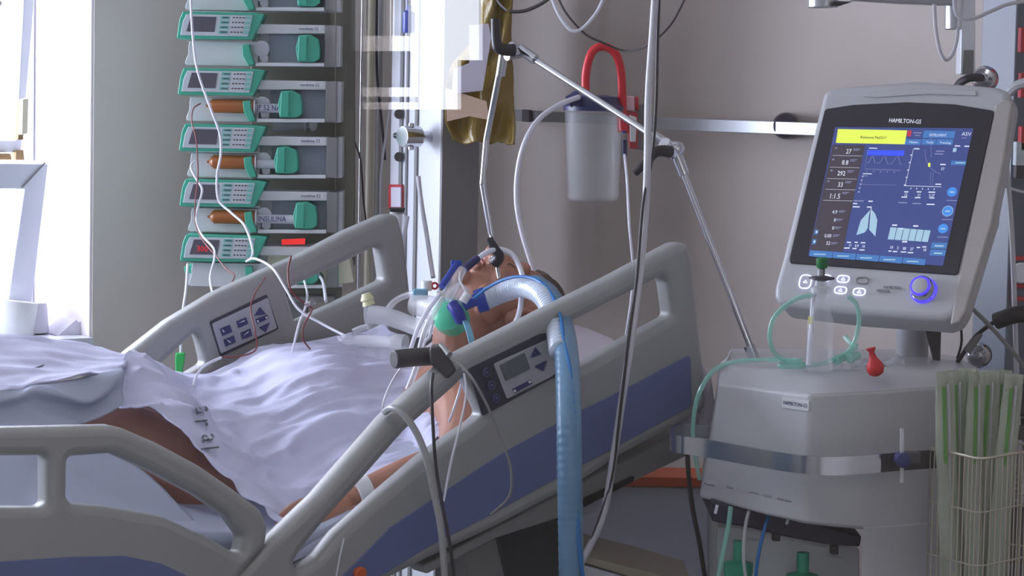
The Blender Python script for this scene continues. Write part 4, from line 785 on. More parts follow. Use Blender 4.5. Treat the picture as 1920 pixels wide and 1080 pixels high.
# lower column of the body and dark bay
zl = P(1740, 985, 4.48).z; MB().prism([Vector((q.x, q.y, zl)) for q in (P(1618, 1008, 4.446), P(1640, 1006, 4.452), P(1864, 1000, 4.579), P(1862, 1000, 4.9), P(1618, 1008, 4.9))], (0, 0, -.5)).build('lower_shell', M['vent'], ve, bev=.003)
MB().prism([P(x, y, 4.56) for x, y in ((1335, 940), (1500, 975), (1616, 1005), (1612, 1026), (1545, 1020), (1480, 1008), (1405, 990), (1335, 978))], (0, .3, 0)).build('connector_bay', M['bay'], ve, bev=.004)
MB().prism([P(x, y, 4.6) for x, y in ((1345, 985), (1405, 992), (1545, 1022), (1612, 1028), (1612, 1300), (1345, 1300))], (0, .25, 0)).build('water_tank', M['tank'], ve, bev=.006)
for x, y, r in ((1385, 1040, .02), (1505, 1062, .022)):
    c = P(x, y, 4.57); MB().lathe(c-Z*.05, Z, [(r*1.1, 0), (r*1.3, .02), (r*1.3, .035), (r*.5, .04), (r*.5, .075)], 20).build('port_fitting', M['tealt'], ve)
for x, y in ((1455, 1005), (1564, 1030)): MB().box(P(x, y, 4.58), .014, .02, .016).build('bay_hook', M['black'], ve, bev=.002)
for x, y in ((1343, 955), (1477, 975)): MB().cyl(P(x+2, y-8, 4.55), P(x-2, y+8, 4.55), .003, n=10).build('luer_port', M['tubew'], ve)
bpy.context.view_layer.update()
lt = MB()
for t, x, y in (('Flow', 1362, 915), ('sensor', 1404, 924), ('CO2', 1432, 931), ('Nebuliser', 1457, 937), ('Patient', 1320, 909)): printed(vb, t, x, y, 7, (1, .2), (.05, -1), .001, 0, lt)
lt.text('Exspiration', .006, P(1552, 1043, 4.595), (1, 0, -.15), Z, 0, .0002); lt.text('Inspiration', .0055, P(1402, 1012, 4.595), (1, 0, -.1), Z, 0, .0002)
lt.build('port_lettering', M['print_'], vb)
p0, n0 = cast(vb, 1470, 754); p1, _n = cast(vb, 1518, 761); ex = (p1-p0).normalized(); ez = (Z-ex*Z.dot(ex)).normalized(); ey_ = ex.cross(ez); ey_ = ey_ if ey_.y < 0 else -ey_
bp = MB(); o_ = (p0+p1)/2+ey_*.002; bp.box(o_, (p1-p0).length*1.04, .004, .018, ex, ey_, ez, 0)
bp.text('HAMILTON-G5', .0088, o_+ey_*.0026-ex*(p1-p0).length*.46-ez*.003, ex, ez, 1, .0002, 0, 'LEFT', (p1-p0).length/.0625); bp.build('name_badge', [M['pumpw'], M['ink']], vb, bev=.0006)
lm = MB(); printed(vb, 'HAMILTON', 1828, 748, 6, (1, -.02), (0, -1), .001, 0, lm); printed(vb, 'MEDICAL', 1826, 754, 6, (1, -.02), (0, -1), .001, 0, lm); printed(vb, 'o', 1817, 752, 12, (1, -.02), (0, -1), .001, 0, lm); lm.build('logo_lettering', M['print_'], vb)
# handle rail around the body
MB().ribbon([P(1420, 838, 4.76), P(1330, 816, 4.74), P(1285, 810, 4.7), P(1262, 818, 4.62), P(1262, 829, 4.56), P(1275, 833, 4.53), P(1330, 841, 4.5), P(1440, 861, 4.42), P(1520, 872, 4.35), P(1580, 873, 4.34), P(1650, 868, 4.36)], .031, .008).build('handle_rail', M['steel'], ve, ang=50)
MB().ribbon([P(1650, 868, 4.36), P(1700, 864, 4.4), P(1760, 860, 4.44)], .031, .008).build('handle_end', M['dgrey'], ve)
cl = thing('rail_clamp', P(1690, 900, 4.36), 'dark blue knob clamp holding a thin white rod on handle rail', 'clamp')
MB().lathe(P(1690, 859, 4.36), (0, -1, 0), [(.013, 0), (.014, .01), (.012, .03), (.008, .032)], 16).build('clamp_knob', M['ink'], cl); MB().cyl(P(1691, 905, 4.34), P(1691, 803, 4.34), .0035, n=12).build('clamp_rod', M['clear2'], cl)
MB().box(P(1708, 858, 4.37), .03, .025, .02).build('clamp_block', M['dgrey'], cl, bev=.002)
# hoses from the ports
for pts, r, m, lab in ((((1370, 950, 4.54), (1366, 985, 4.53), (1355, 1040, 4.52), (1342, 1110, 4.52)), .0045, 'cleart', 'clear green hose from leftmost port under ventilator'), (((1405, 956, 4.54), (1398, 985, 4.53), (1394, 1040, 4.52), (1402, 1110, 4.52)), .0032, 'clear2', 'cloudy clear hose from second port under ventilator'), (((1442, 965, 4.54), (1434, 990, 4.53), (1422, 1040, 4.52), (1414, 1110, 4.52)), .0032, 'lineb', 'bright blue hose from the port under ventilator')):
    pipe('port_hose', pts, r, M[m], lab, 'hose', group='hoses under the ventilator')
# ---- things on the ventilator's lid
nb = thing('nebuliser_bottle', P(1536, 696, 4.5), 'clear bottle with green stopper standing on the ventilator lid', 'bottle')
bx = P(1536, 696, 4.5); X = lambda dx, dy: Vector((bx.x+dx/1075, 4.5, bx.z+(692-dy)/1075))
MB().lathe(X(0, 692), Z, [(.02, 0), (.023, .004), (.023, .085), (.018, .1), (.012, .125), (.015, .13), (.015, .145)], 28).build('chamber', M['clear'], nb)
MB().lathe(X(-2, 545), Z, [(.018, 0), (.018, .008), (.011, .012), (.006, .03), (.006, .04)], 24).build('neck_collar', M['clear2'], nb)
MB().lathe(X(0, 520), Z, [(.006, -.004), (.022, 0), (.022, .003), (.005, .006), (.005, .022)], 24).build('metal_disc', M['purple'], nb)
MB().lathe(X(0, 500), Z, [(.008, 0), (.01, .004), (.011, .016), (.008, .019)], 20).build('green_stopper', M['capg'], nb)
MB().cyl(X(-21, 680), X(-14, 545), .004, n=12).build('dip_tube', M['tubew'], nb); MB().box(X(-19, 597), .007, .009, .012).build('yellow_mark', M['liquid'], nb)
for p_, lab in (([(1530, 552, 4.5), (1490, 562, 4.5), (1452, 595, 4.5), (1444, 640, 4.5), (1465, 672, 4.52), (1530, 684, 4.54), (1590, 660, 4.56), (1610, 610, 4.56), (1606, 572, 4.56), (1590, 556, 4.56)], 'clear greenish tubing looped around the bottle on ventilator'),
                ([(1585, 632, 4.6), (1596, 645, 4.58), (1605, 650, 4.56), (1585, 665, 4.55), (1540, 682, 4.53), (1480, 688, 4.52), (1462, 684, 4.53), (1500, 676, 4.56), (1400, 676, 4.66), (1345, 690, 4.68), (1314, 730, 4.68), (1301, 780, 4.68), (1300, 830, 4.68), (1312, 900, 4.68)], 'clear greenish tubing trailing over the ventilator\'s left edge')):
    pipe('clear_tubing', p_, .0042, M['cleart'], lab, 'tube', group='clear tubing on the ventilator')
ft = thing('tube_fitting', P(1590, 692, 4.54), 'heap of clear and mint green connectors on ventilator lid', 'connector')
for i, (x, y, m) in enumerate(((1575, 672, 'cleart'), (1600, 668, 'cleart'), (1592, 685, 'clear'), (1565, 688, 'clear'), (1610, 684, 'clear'))):
    MB().cyl(P(x-8, y+4, 4.54), P(x+10, y-4+i*2 % 5, 4.56), .009, .007, n=14).build('connector_piece', M[m], ft, bev=.001)
rb = MB(); c = P(1645, 688, 4.47); rb.lathe(c-Z*.016, (-.25, 0, 1), [(.004, 0), (.012, .004), (.0155, .013), (.014, .022), (.007, .032), (.0045, .042), (.009, .05)], 20)
tag(rb.build('rubber_bulb', M['bulb'], ang=60), 'small red rubber bulb standing on the ventilator lid', 'rubber bulb')
fb = MB(); rows = [[P(1600+i*20, 690-8*math.sin(i*.9+j)-j*6, 4.62+j*.02) for i in range(6)] for j in range(4)]
tag(cloth('film_pouch', rows, M['bag'], None, 4, .006, 20, 6), 'crumpled clear film pouch lying behind the red bulb', 'pouch')
# ---- baskets at the right with catheter packs
bk = thing('wire_basket', P(1870, 1050, 4.35), 'wire basket hooked on the ventilator, holding catheter packs', 'basket')
mb = MB(); top = [P(1745, 842, 4.42), P(1800, 852, 4.33), P(1840, 860, 4.3), P(1890, 852, 4.32), P(1925, 846, 4.36), P(1960, 840, 4.45), P(1900, 830, 4.55), P(1800, 830, 4.55), P(1745, 842, 4.42)]; mb.tube(top, .0028, 8, 4); mb.build('basket_rim', M['wire'], bk)
mb = MB(); low = [p-Z*.28+Vector((.01, .02, 0)) for p in top]
for d_ in (.09, .18, .28): mb.tube([p-Z*d_ for p in top], .0015, 6, 4)
for p_, q_ in zip(spline(top, 5), spline([p-Z*.28 for p in top], 5)): mb.cyl(p_, q_, .0012, n=6)
mb.build('basket_wires', M['wire'], bk)
bl = thing('catheter_pack', P(1, 1, 4), 'x', 'catheter pack')
packs = []; rnd = random.Random(3)
def make_pack(loc):
    bl.location = loc; ROOTLOC[bl.name] = Vector((0, 0, 0))
    mb = patch([[Vector((i*.011-.0165, .004*math.sin(i*2+j), z)) for i in range(4)] for j, z in enumerate((.0, .1, .2, .3, .36))], 4, .003, 30, 1); o = mb.build('pack_film', M['catw'], bl, ang=180); s = o.modifiers.new('s', 'SOLIDIFY'); s.thickness = .002
    MB().box((-.004, -.006, .27), .006, .0015, .13).build('green_stripe', M['catg'], bl); MB().cyl((.004, -.003, .02), (.004, -.003, .34), .0025, n=8).build('catheter', M['clear2'], bl)
    return bl
LBP = ['leftmost catheter pack in the wire basket', 'second catheter pack from the left in the wire basket', 'third catheter pack from the left, broad green stripe', 'middle catheter pack standing in the wire basket', 'catheter pack just right of the basket\'s middle', 'second catheter pack from the right in the wire basket', 'rightmost catheter pack in the wire basket']
for i in range(7):
    x = 1782+i*14; loc = P(x, 1095, 4.36+.03*(i % 3)); loc.z = P(1820, 1095, 4.36).z
    o = make_pack(loc) if i == 0 else copytree(bl)
    o.location = loc; o.rotation_euler = (rnd.uniform(-.03, .03), (i-3)*.018, rnd.uniform(-.5, .5)); o['label'] = LBP[i]; o['group'] = 'catheter packs in the basket'
b2 = thing('wire_basket', P(1960, 1000, 4.6), 'second wire basket cut off by the right edge of view', 'basket')
mb = MB()
for i in range(8): mb.cyl(P(1888+i*7, 870, 4.7), P(1886+i*7, 948, 4.7), .0012, n=6)
for i in range(8): mb.cyl(P(1884, 872+i*11, 4.7), P(1950, 872+i*11, 4.7), .0012, n=6)
mb.build('basket_grid', M['wire'], b2)
MB().box(P(1925, 1000, 4.75), .12, .08, .1).build('basket_tray', M['dgrey'], b2, bev=.004)
# ================================================================== support arm
arm = thing('support_arm', P(1412, 675, 4.78), 'jointed chrome tube support arm reaching over the patient', 'support arm')
def rod(p, q, r, nm_='arm_rod', m='steel'): MB().cyl(P(*p), P(*q), r, n=18).build(nm_, M[m], arm)
rod((1408, 652, 4.78), (1272, 300, 4.85), .0062); rod((1416, 676, 4.78), (1404, 648, 4.78), .0105, 'end_sleeve')
rod((1255, 275, 4.85), (985, 100, 5.1), .0062); rod((943, 100, 5.1), (912, 262, 5.15), .0062); rod((905, 345, 5.14), (912, 262, 5.15), .0062); rod((905, 345, 5.14), (921, 440, 5.14), .0062)
rod((1283, 328, 4.845), (1268, 290, 4.85), .011, 'sleeve'); rod((1225, 253, 4.87), (1262, 276, 4.85), .009, 'sleeve'); rod((1004, 112, 5.08), (975, 92, 5.1), .0105, 'sleeve'); rod((946, 90, 5.1), (938, 142, 5.11), .0095, 'sleeve')
mb = MB().ell(P(1268, 280, 4.85), .016, .014, .016); mb.cyl(P(1245, 268, 4.82), P(1262, 290, 4.84), .012); mb.build('elbow', M['steel'], arm)
mb = MB().ell(P(962, 92, 5.1), .014, .013, .016); mb.cyl(P(950, 104, 5.08), P(975, 100, 5.1), .01); mb.build('elbow', M['steel'], arm)
def lever(pts, r0, r1, nm_='lever'):
    MB().tube([P(*p) for p in pts], (r0, r1), 12, 4).build(nm_, M['dgrey'] if 0 else M['black'], arm)
lever(((1256, 284, 4.82), (1232, 284, 4.8), (1215, 300, 4.79), (1190, 326, 4.79)), .012, .0065); lever(((964, 94, 5.07), (938, 92, 5.06), (931, 78, 5.06), (929, 35, 5.06)), .0125, .009)
lever(((928, 492, 5.09), (936, 480, 5.08), (925, 462, 5.08), (917, 446, 5.08)), .0125, .0065)
rod((921, 440, 5.14), (936, 522, 5.12), .004); mb = MB().ell(P(930, 488, 5.12), .012, .012, .014); mb.build('elbow', M['steel'], arm)
# ================================================================== suction canister on the wall rail
cn = thing('suction_canister', P(1110, 378, 5.55), 'clear suction canister with dark blue lid hanging from wall rail', 'canister')
b_ = P(1112, 376, 5.55); s5 = 5.55/4900
MB().lathe(b_, Z+Vector((-.015, 0, 0)), [(44*s5, 0), (48*s5, 6*s5), (54*s5, 165*s5), (55*s5, 172*s5)], 36).build('jar', M['can'], cn, ang=60)
MB().lathe(b_+Z*.004, Z+Vector((-.015, 0, 0)), [(40*s5, 0), (44*s5, 8*s5), (49*s5, 150*s5), (49*s5, 160*s5)], 30).build('liner', M['canw'], cn, ang=60)
MB().lathe(b_+Z*168*s5+Vector((-.003, 0, 0)), Z, [(57*s5, 0), (57*s5, 8*s5), (50*s5, 14*s5), (46*s5, 26*s5), (20*s5, 30*s5)], 36).build('lid', M['blued'], cn)
MB().cyl(P(1065, 192, 5.49), P(1088, 178, 5.49), .013).build('lid_port', M['blued'], cn, bev=.002)
MB().cyl(P(1098, 190, 5.53), P(1098, 165, 5.53), .008).build('lid_port', M['blued'], cn)
pipe('vacuum_hose', [(1098, 172, 5.53), (1099, 135, 5.53), (1110, 98, 5.53), (1132, 87, 5.53), (1155, 102, 5.53), (1165, 140, 5.54), (1167, 200, 5.55), (1168, 245, 5.55)], .0092, M['red'], 'thick red hose arching from canister lid to the regulator', 'hose', 12)
rg = thing('vacuum_regulator', P(1185, 285, 5.57), 'small red and pink regulator beside the suction canister', 'regulator')
MB().prism([P(x, y, 5.56) for x, y in ((1171, 180), (1190, 180), (1190, 207), (1172, 206))], (0, .03, 0)).build('gauge', M['pinkp'], rg, bev=.003)
MB().cyl(P(1190, 194, 5.575), P(1197, 194, 5.575), .015).build('gauge_cap', M['redd'], rg)
MB().prism([P(x, y, 5.57) for x, y in ((1156, 205), (1196, 210), (1196, 280), (1180, 278), (1178, 250), (1157, 248))], (0, .03, 0)).build('regulator_body', M['redd'], rg, bev=.003)
MB().prism([P(x, y, 5.56) for x, y in ((1180, 215), (1194, 220), (1192, 266), (1182, 266))], (0, .02, 0)).build('regulator_plate', M['white'], rg, bev=.002)
MB().prism([P(x, y, 5.6) for x, y in ((1190, 195), (1212, 195), (1212, 282), (1190, 280))], (0, .04, 0)).build('bracket', M['mgrey'], rg, bev=.003)
MB().cyl(P(1170, 222, 5.55), P(1170, 250, 5.55), .004).build('blue_stem', M['blue'], rg); MB().cyl(P(1171, 262, 5.55), P(1171, 292, 5.55), .0052).build('blue_stem', M['blued'], rg)
pipe('suction_tube', [(1085, 182, 5.45), (1050, 196, 5.4), (1012, 222, 5.35), (985, 265, 5.3), (971, 320, 5.3), (969, 380, 5.3), (980, 440, 5.3), (1003, 512, 5.3)], .0055, M['tubew'], 'clear white suction tube curving from canister to the patient', 'tube', 10)
pipe('suction_tube', [(1171, 290, 5.5), (1176, 340, 5.45), (1180, 420, 5.4), (1187, 500, 5.4), (1184, 560, 5.4), (1172, 640, 5.4)], .003, M['tubew'], 'thin pale tube falling from the regulator behind near rail', 'tube')
# ---- cables hanging in front of the near rail
pipe('hanging_cable', [(1230, -30, 4.75), (1224, 60, 4.75), (1216, 180, 4.75), (1214, 300, 4.74), (1210, 400, 4.74), (1200, 510, 4.72), (1186, 620, 4.7), (1168, 740, 4.7), (1150, 860, 4.7), (1130, 970, 4.72), (1090, 1055, 4.75)], .007, M['tubeg'], 'thick grey cable hanging from the ceiling across near rail', 'cable', 10, group='cables hanging before the rail')
pipe('hanging_cable', [(1237, -30, 4.76), (1233, 80, 4.76), (1230, 200, 4.76), (1222, 300, 4.75), (1206, 380, 4.73), (1194, 520, 4.71), (1178, 640, 4.69), (1162, 780, 4.69), (1146, 900, 4.7), (1110, 1010, 4.73), (1092, 1048, 4.75)], .0028, M['tubed'], 'thin dark cable running beside the thick grey hanging cable', 'cable', group='cables hanging before the rail')
pipe('overhead_cable', [(1030, -20, 5.4), (1044, 20, 5.4), (1065, 52, 5.4), (1082, 58, 5.4), (1100, 46, 5.4), (1122, 18, 5.4), (1138, -20, 5.4)], .0035, M['tubew'], 'white cable hanging in a shallow loop at top centre', 'cable')
pipe('overhead_cable', [(1040, -20, 5.5), (1060, 22, 5.5), (1095, 62, 5.5), (1130, 80, 5.5), (1170, 95, 5.5), (1205, 90, 5.45), (1235, 70, 5.4), (1262, 40, 5.4), (1288, -10, 5.4)], .0022, M['tubed'], 'thin dark cable drooping behind the red hose', 'cable')
pipe('overhead_cable', [(955, 22, 5.7), (985, 20, 5.7), (1020, 4, 5.7), (1040, -15, 5.7)], .004, M['dgrey'], 'grey cable bundle sagging right of the yellow bag', 'cable')
# ================================================================== breathing circuit
def corr(i): return 1+.055*math.sin(i*1.7)
hp = [(908, 562, 5.0), (945, 546, 4.98), (985, 538, 4.92), (1020, 556, 4.82), (1040, 600, 4.74), (1052, 660, 4.6), (1056, 760, 4.46), (1058, 880, 4.42), (1060, 1000, 4.42), (1062, 1130, 4.42)]
bh = thing('breathing_hose', P(1060, 1000, 4.42), 'wide corrugated blue white breathing hose draped over near rail', 'hose')
mb = MB().tube([P(*p) for p in hp[:6]], .0205, 20, 40, rf=corr); mb.build('white_hose', M['hosew'], bh, ang=180)
pts = [P(x+10, y+2, d-.002) for x, y, d in hp[3:]]
mb = MB().tube([P(1004, 536, 4.9)]+pts, .0215, 20, 30, rf=lambda i: 1+.025*math.sin(i*1.7)); mb.build('blue_hose', M['hoseb'], bh, ang=180)
pipe('sensor_line', [(888, 560, 4.96), (920, 536, 4.94), (960, 520, 4.9), (1000, 522, 4.86), (1030, 545, 4.8), (1050, 590, 4.7), (1058, 640, 4.6), (1070, 700, 4.5), (1078, 800, 4.42), (1084, 1000, 4.4), (1098, 1110, 4.4)], .0032, M['lineb'], 'thin blue sensor line running along the breathing hose', 'line')
cw = thing('hose_connector', P(900, 572, 5.0), 'dark blue connector joining breathing hose to trach filter', 'connector')
MB().tube([P(870, 575, 5.0), P(885, 568, 5.0), P(900, 563, 5.0)], (.009, .009), 14, 3).build('narrow_end', M['blue'], cw); MB().tube([P(893, 566, 5.0), P(912, 560, 5.0)], (.0225, .024), 20, 1).build('wide_end', M['blue'], cw)
MB().cyl(P(885, 556, 4.98), P(902, 546, 4.98), .003).build('side_port', M['blue'], cw)
fl = thing('trach_filter', P(838, 615, 5.0), 'round mint green breathing filter at the patient\'s throat', 'filter')
MB().lathe(P(843, 592, 5.03), Vector((-.25, -.8, .35)), [(.02, -.03), (.033, -.028), (.035, -.012), (.033, .012), (.022, .022), (.012, .025)], 32).build('filter_body', M['teal'], fl)
MB().tube([P(848, 571, 4.99), P(858, 586, 4.98), P(864, 600, 4.99)], (.012, .012), 12, 3).build('violet_clip', M['violet'], fl)
MB().cyl(P(848, 570, 5.01), P(868, 540, 5.03), .02, .016).build('angle_piece', M['clear2'], fl)
tt = MB().ribbon([P(864, 590, 5.03), P(874, 605, 4.97), P(882, 630, 4.93), P(886, 655, 4.93), P(884, 690, 4.96)], .0135, .002, up=A)
tag(tt.build('neck_strap', M['strap']), 'light blue strap holding the filter around the neck', 'strap')
# closed suction set: blue slide with clear tubes
cs = thing('suction_valve', P(840, 540, 5.0), 'blue slide valve of the suction set above the throat', 'valve')
MB().cyl(P(828, 538, 4.98), P(858, 492, 5.02), .0065, n=14).build('blue_slide', M['blue'], cs); MB().box(P(856, 494, 5.02), .022, .012, .012).build('slide_head', M['blue'], cs, bev=.002)
MB().cyl(P(872, 504, 5.03), P(896, 484, 5.05), .0075, n=14).build('blue_joint', M['blued'], cs); MB().tube([P(835, 560, 4.99), P(852, 530, 5.0), P(866, 505, 5.02)], (.013, .01), 14, 4).build('clear_body', M['clear2'], cs)
MB().cyl(P(868, 566, 4.97), P(878, 550, 4.97), .0085, n=14).build('white_cap', M['white'], cs); MB().tube([P(863, 510, 5.0), P(862, 525, 4.98), P(870, 540, 4.97), P(876, 550, 4.97)], .0022, 8, 4).build('cap_tether', M['white'], cs)
MB().box(P(826, 552, 4.97), .018, .012, .014).build('white_joint', M['white'], cs, bev=.003)
pipe('feeding_tube', [(893, 488, 5.05), (910, 475, 5.06), (935, 467, 5.08), (958, 475, 5.08), (972, 495, 5.07), (980, 518, 5.05)], .0052, M['tubew'], 'white tube arching over the face behind the black lever', 'tube', 10)
pipe('feeding_tube', [(978, 552, 4.93), (975, 580, 4.93), (968, 602, 4.92), (956, 622, 4.93), (945, 645, 4.97)], .0052, M['tubew'], 'white tube passing down over the patient\'s temple and ear', 'tube', 10)
pipe('clear_line', [(824, 552, 4.96), (800, 585, 4.94), (782, 620, 4.93), (770, 655, 4.93)], .0042, M['tubew'], 'shiny clear tube curving from the blue valve to the handle', 'tube', group='clear lines at the throat')
pipe('clear_line', [(830, 560, 4.95), (812, 590, 4.92), (795, 625, 4.91), (780, 690, 4.9), (765, 730, 4.9)], .006, M['clear2'], 'thicker cloudy tube running beside the shiny clear tube', 'tube', group='clear lines at the throat')
pipe('clear_line', [(812, 600, 4.94), (806, 630, 4.93), (795, 645, 4.93), (792, 680, 4.93)], .003, M['tubew'], 'short thin tube ending just above the dark handle', 'tube', group='clear lines at the throat')
yp = thing('y_connector', P(740, 600, 5.15), 'clear angled tubing connector with cream cap above the chest', 'connector')
MB().tube([P(694, 590, 5.15), P(720, 592, 5.14), P(760, 605, 5.12), P(800, 622, 5.08)], (.019, .017), 16, 4).build('wide_tube', M['clear2'], yp)
MB().tube([P(700, 575, 5.16), P(698, 600, 5.16), P(703, 622, 5.15)], (.02, .013), 16, 3).build('elbow', M['clear'], yp); MB().lathe(P(692, 572, 5.16), Vector((-.3, 0, 1)), [(.013, 0), (.011, .008), (.014, .012), (.008, .024)], 16).build('cream_cap', M['yel'], yp)
MB().tube([P(690, 612, 5.15), P(675, 616, 5.15), P(662, 622, 5.15)], .006, 10, 3).build('side_tube', M['clear2'], yp)
y2 = thing('collecting_tube', P(740, 660, 5.05), 'cloudy catch tube lying across the chest sheet', 'tube')
MB().tube([P(672, 640, 5.1), P(710, 640, 5.08), P(745, 643, 5.05)], .012, 14, 3).build('tube_body', M['clear2'], y2); MB().cyl(P(738, 642, 5.05), P(760, 645, 5.04), .018).build('end_collar', M['clear2'], y2)
tag(cloth('clear_pouch', [[P(x, y, 5.12-.01*j) for x, y in r] for j, r in enumerate((((634, 626), (670, 628), (710, 636), (750, 650)), ((636, 636), (675, 642), (715, 652), (752, 664)), ((638, 646), (680, 658), (720, 668), (755, 676))))], M['bag'], None, 6, .007, 30, 5), 'shiny crumpled clear pouch on the sheet over the chest', 'pouch')
bc = thing('pale_connector', P(800, 575, 5.2), 'pale funnel connector with blue tip above the throat', 'connector')
MB().tube([P(775, 572, 5.18), P(800, 575, 5.16), P(830, 585, 5.12)], (.02, .026), 16, 3).build('funnel', M['clear2'], bc); MB().box(P(788, 552, 5.2), .03, .02, .022).build('blue_piece', M['strap'], bc, bev=.004); MB().cyl(P(800, 545, 5.22), P(800, 526, 5.22), .011).build('white_stub', M['white'], bc, bev=.002); MB().torus(P(815, 536, 5.22), (0, -1, .2), .006, .0025, 16, 6).build('red_ring', M['redd'], bc)
pipe('clear_line', [(720, 590, 5.2), (740, 565, 5.22), (765, 553, 5.22), (785, 550, 5.2)], .0065, M['clear2'], 'ribbed cloudy tube arching to the pale connector', 'tube', group='clear lines at the throat')
# ================================================================== dark handle clamp on near rail and its cables
dc = thing('handle_clamp', P(820, 700, 4.6), 'dark grey handle clamp gripping the top of near bed rail', 'clamp')
MB().tube([P(738, 674, 4.56), P(775, 670, 4.58), P(812, 668, 4.6)], .0165, 20, 3).build('grip', M['dgrey'], dc, bev=.003)
MB().prism([P(x, y, 4.55) for x, y in ((805, 652), (824, 650), (842, 672), (856, 696), (838, 712), (822, 694), (806, 684))], (0, .06, 0)).build('clamp_body', M['dgrey'], dc, bev=.005)
MB().cyl(P(843, 665, 4.54), P(826, 645, 4.56), .006, .004).build('clamp_screw', M['rail'], dc)
pipe('rail_cable', [(812, 700, 4.5), (809, 730, 4.48), (812, 800, 4.47), (818, 880, 4.46), (832, 960, 4.45), (845, 1030, 4.44), (855, 1110, 4.44)], .003, M['tubed'], 'dark thin cable hanging from handle clamp before near rail', 'cable', group='cables before the near rail')
pipe('rail_cable', [(722, 772, 4.5), (735, 765, 4.46), (755, 775, 4.44), (780, 810, 4.43), (800, 860, 4.42), (815, 930, 4.42), (828, 1000, 4.42), (835, 1110, 4.42)], .0062, M['rail'], 'beige corrugated tube looped over the slanting near rail', 'tube', 10, group='cables before the near rail')
pipe('rail_cable', [(845, 672, 4.54), (870, 690, 4.52), (892, 720, 4.5), (918, 770, 4.5), (942, 830, 4.5), (958, 880, 4.5), (955, 930, 4.5), (920, 965, 4.5)], .0025, M['mgrey'], 'thin grey cable crossing the near rail\'s control panel', 'cable', group='cables before the near rail')
pipe('rail_cable', [(870, 700, 4.5), (874, 740, 4.5), (862, 800, 4.49), (845, 870, 4.48), (832, 940, 4.48)], .002, M['tubew'], 'thin white line beside the dark cable on near rail', 'cable', group='cables before the near rail')
pipe('rail_cable', [(752, 690, 4.62), (738, 710, 4.62), (722, 745, 4.6), (716, 775, 4.6)], .0018, M['tubew'], 'fine white line falling from the handle grip end', 'line', group='cables before the near rail')
pipe('rail_cable', [(868, 690, 4.56), (865, 720, 4.66), (850, 770, 4.66), (842, 790, 4.68)], .0022, M['tubew'], 'white line inside the opening of near rail by the shoulder', 'line', group='cables before the near rail')
pipe('rail_cable', [(645, 1010, 4.42), (636, 1050, 4.42), (626, 1110, 4.42)], .0015, M['tubew'], 'fine pale line at the bottom of the near rail', 'line', group='cables before the near rail')
pipe('floor_cable', [(1288, 840, 4.9), (1292, 900, 4.9), (1300, 960, 4.88), (1312, 1020, 4.86), (1326, 1110, 4.86)], .0045, M['tubed'], 'black power cable hanging left of the ventilator body', 'cable')
tr = thing('foot_plate', P(1160, 1070, 4.8), 'flat beige edged tray low between bed and ventilator', 'tray')
MB().prism([P(x, y, 4.75) for x, y in ((1092, 1042), (1215, 1072), (1300, 1098), (1300, 1120), (1092, 1055))], (0, .25, 0)).build('tray_edge', M['trim'], tr, bev=.003)
MB().prism([P(x, y, 4.74) for x, y in ((1092, 1060), (1180, 1085), (1180, 1130), (1092, 1130))], (0, .2, 0)).build('tray_front', M['panelg'], tr, bev=.003)
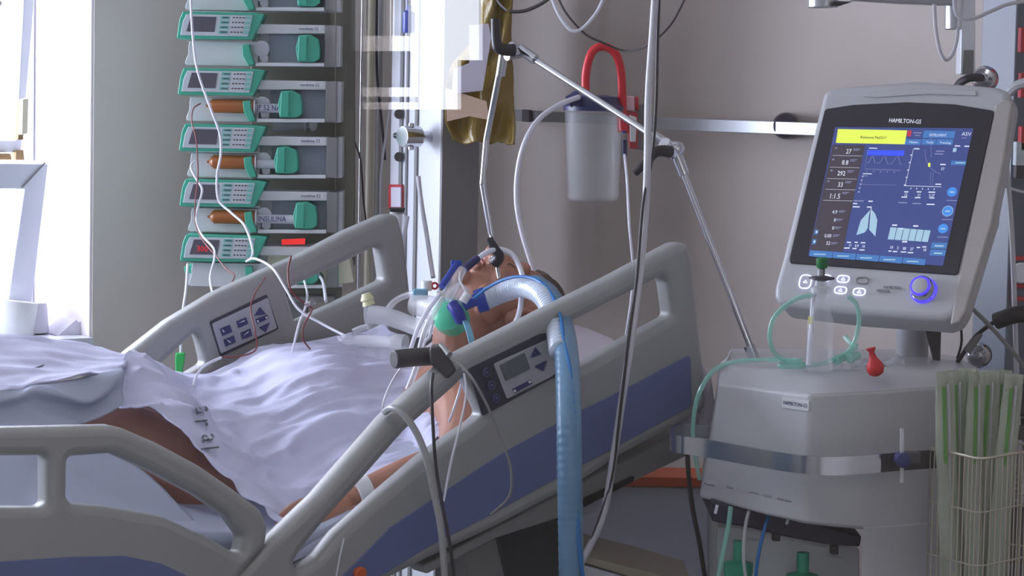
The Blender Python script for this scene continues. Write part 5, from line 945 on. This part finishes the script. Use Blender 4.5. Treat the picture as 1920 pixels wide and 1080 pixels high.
# ================================================================== infusion lines over the far rail
il = [([(357, -20, 5.8), (361, 60, 5.8), (370, 130, 5.8), (392, 195, 5.8), (412, 250, 5.8), (414, 290, 5.8), (407, 330, 5.8), (410, 375, 5.8), (435, 400, 5.78), (460, 425, 5.75), (474, 470, 5.7), (468, 488, 5.65)], .0028, 'tubew', 'long white line winding down in front of the pumps'),
 ([(376, 194, 5.88), (362, 205, 5.86), (360, 232, 5.84), (368, 262, 5.82), (371, 330, 5.82), (366, 380, 5.8), (367, 420, 5.8), (380, 450, 5.78), (405, 480, 5.7), (425, 505, 5.65), (440, 516, 5.6), (432, 535, 5.5)], .0016, 'tuber', 'thin red line winding down the pumps\' left side'),
 ([(366, 302, 5.86), (358, 312, 5.84), (366, 332, 5.83), (379, 355, 5.82), (372, 385, 5.8), (368, 410, 5.8), (378, 440, 5.78), (400, 465, 5.7), (402, 485, 5.65), (394, 520, 5.55), (398, 548, 5.45)], .0026, 'tubew', 'white line with a curl beside the fourth pump'),
 ([(352, 495, 5.9), (349, 540, 5.85), (344, 575, 5.8), (340, 610, 5.8), (339, 662, 5.8)], .003, 'tubew', 'white line running down to the green clip'),
 ([(462, 490, 5.6), (478, 485, 5.5), (510, 502, 5.3), (535, 540, 5.25), (560, 580, 5.22), (600, 605, 5.2), (648, 630, 5.16)], .0026, 'tubew', 'white line draped over the far rail towards the chest'),
 ([(546, 480, 5.24), (540, 510, 5.22), (546, 545, 5.2), (572, 570, 5.2), (585, 580, 5.2), (570, 610, 5.2), (568, 635, 5.2), (582, 655, 5.2)], .0018, 'tuber', 'dark red line hanging before the far rail\'s opening'),
 ([(570, 525, 5.7), (576, 550, 5.6), (573, 575, 5.3), (560, 610, 5.2), (548, 660, 5.2)], .0024, 'tubew', 'white line meeting the stopcocks at the far rail'),
 ([(498, 520, 5.3), (478, 550, 5.2), (470, 580, 5.2), (478, 620, 5.18), (480, 655, 5.18), (450, 668, 5.18), (415, 670, 5.18)], .0016, 'tuber', 'thin red line crossing the far rail\'s control panel'),
 ([(415, 670, 5.18), (385, 685, 5.16), (368, 705, 5.14), (360, 735, 5.1)], .0026, 'tubew', 'white catheter line curving down to the far hand'),
 ([(597, 515, 6.0), (606, 530, 5.9), (611, 565, 5.6)], .0035, 'tubew', 'thick white tube at the docked pump behind far rail')]
for pts, r, m, lab in il: pipe('infusion_line', pts, r, M[m], lab, 'line', group='infusion lines at the far rail')
sc_ = thing('stopcock', P(582, 575, 5.22), 'small clear stopcock joining lines at the far rail', 'stopcock')
MB().cyl(P(572, 572, 5.2), P(590, 566, 5.2), .005, n=12).build('stopcock_body', M['clear2'], sc_); MB().box(P(585, 567, 5.19), .008, .008, .014).build('stopcock_tap', M['mgrey'], sc_, bev=.001)
sc2 = thing('line_connector', P(359, 742, 5.1), 'clear luer connector at the end of the hand line', 'connector')
MB().cyl(P(362, 722, 5.1), P(357, 745, 5.1), .005, .006, n=12).build('luer_body', M['clear2'], sc2)
gc = thing('tube_clip', P(337, 705, 5.8), 'bright green clip hanging on a white line beside rail', 'clip')
MB().prism([P(x, y, 5.79) for x, y in ((329, 662), (346, 662), (345, 680), (342, 690), (341, 706), (328, 706), (329, 690), (328, 680))], (0, .02, 0)).build('clip_body', M['clip'], gc, bev=.003)
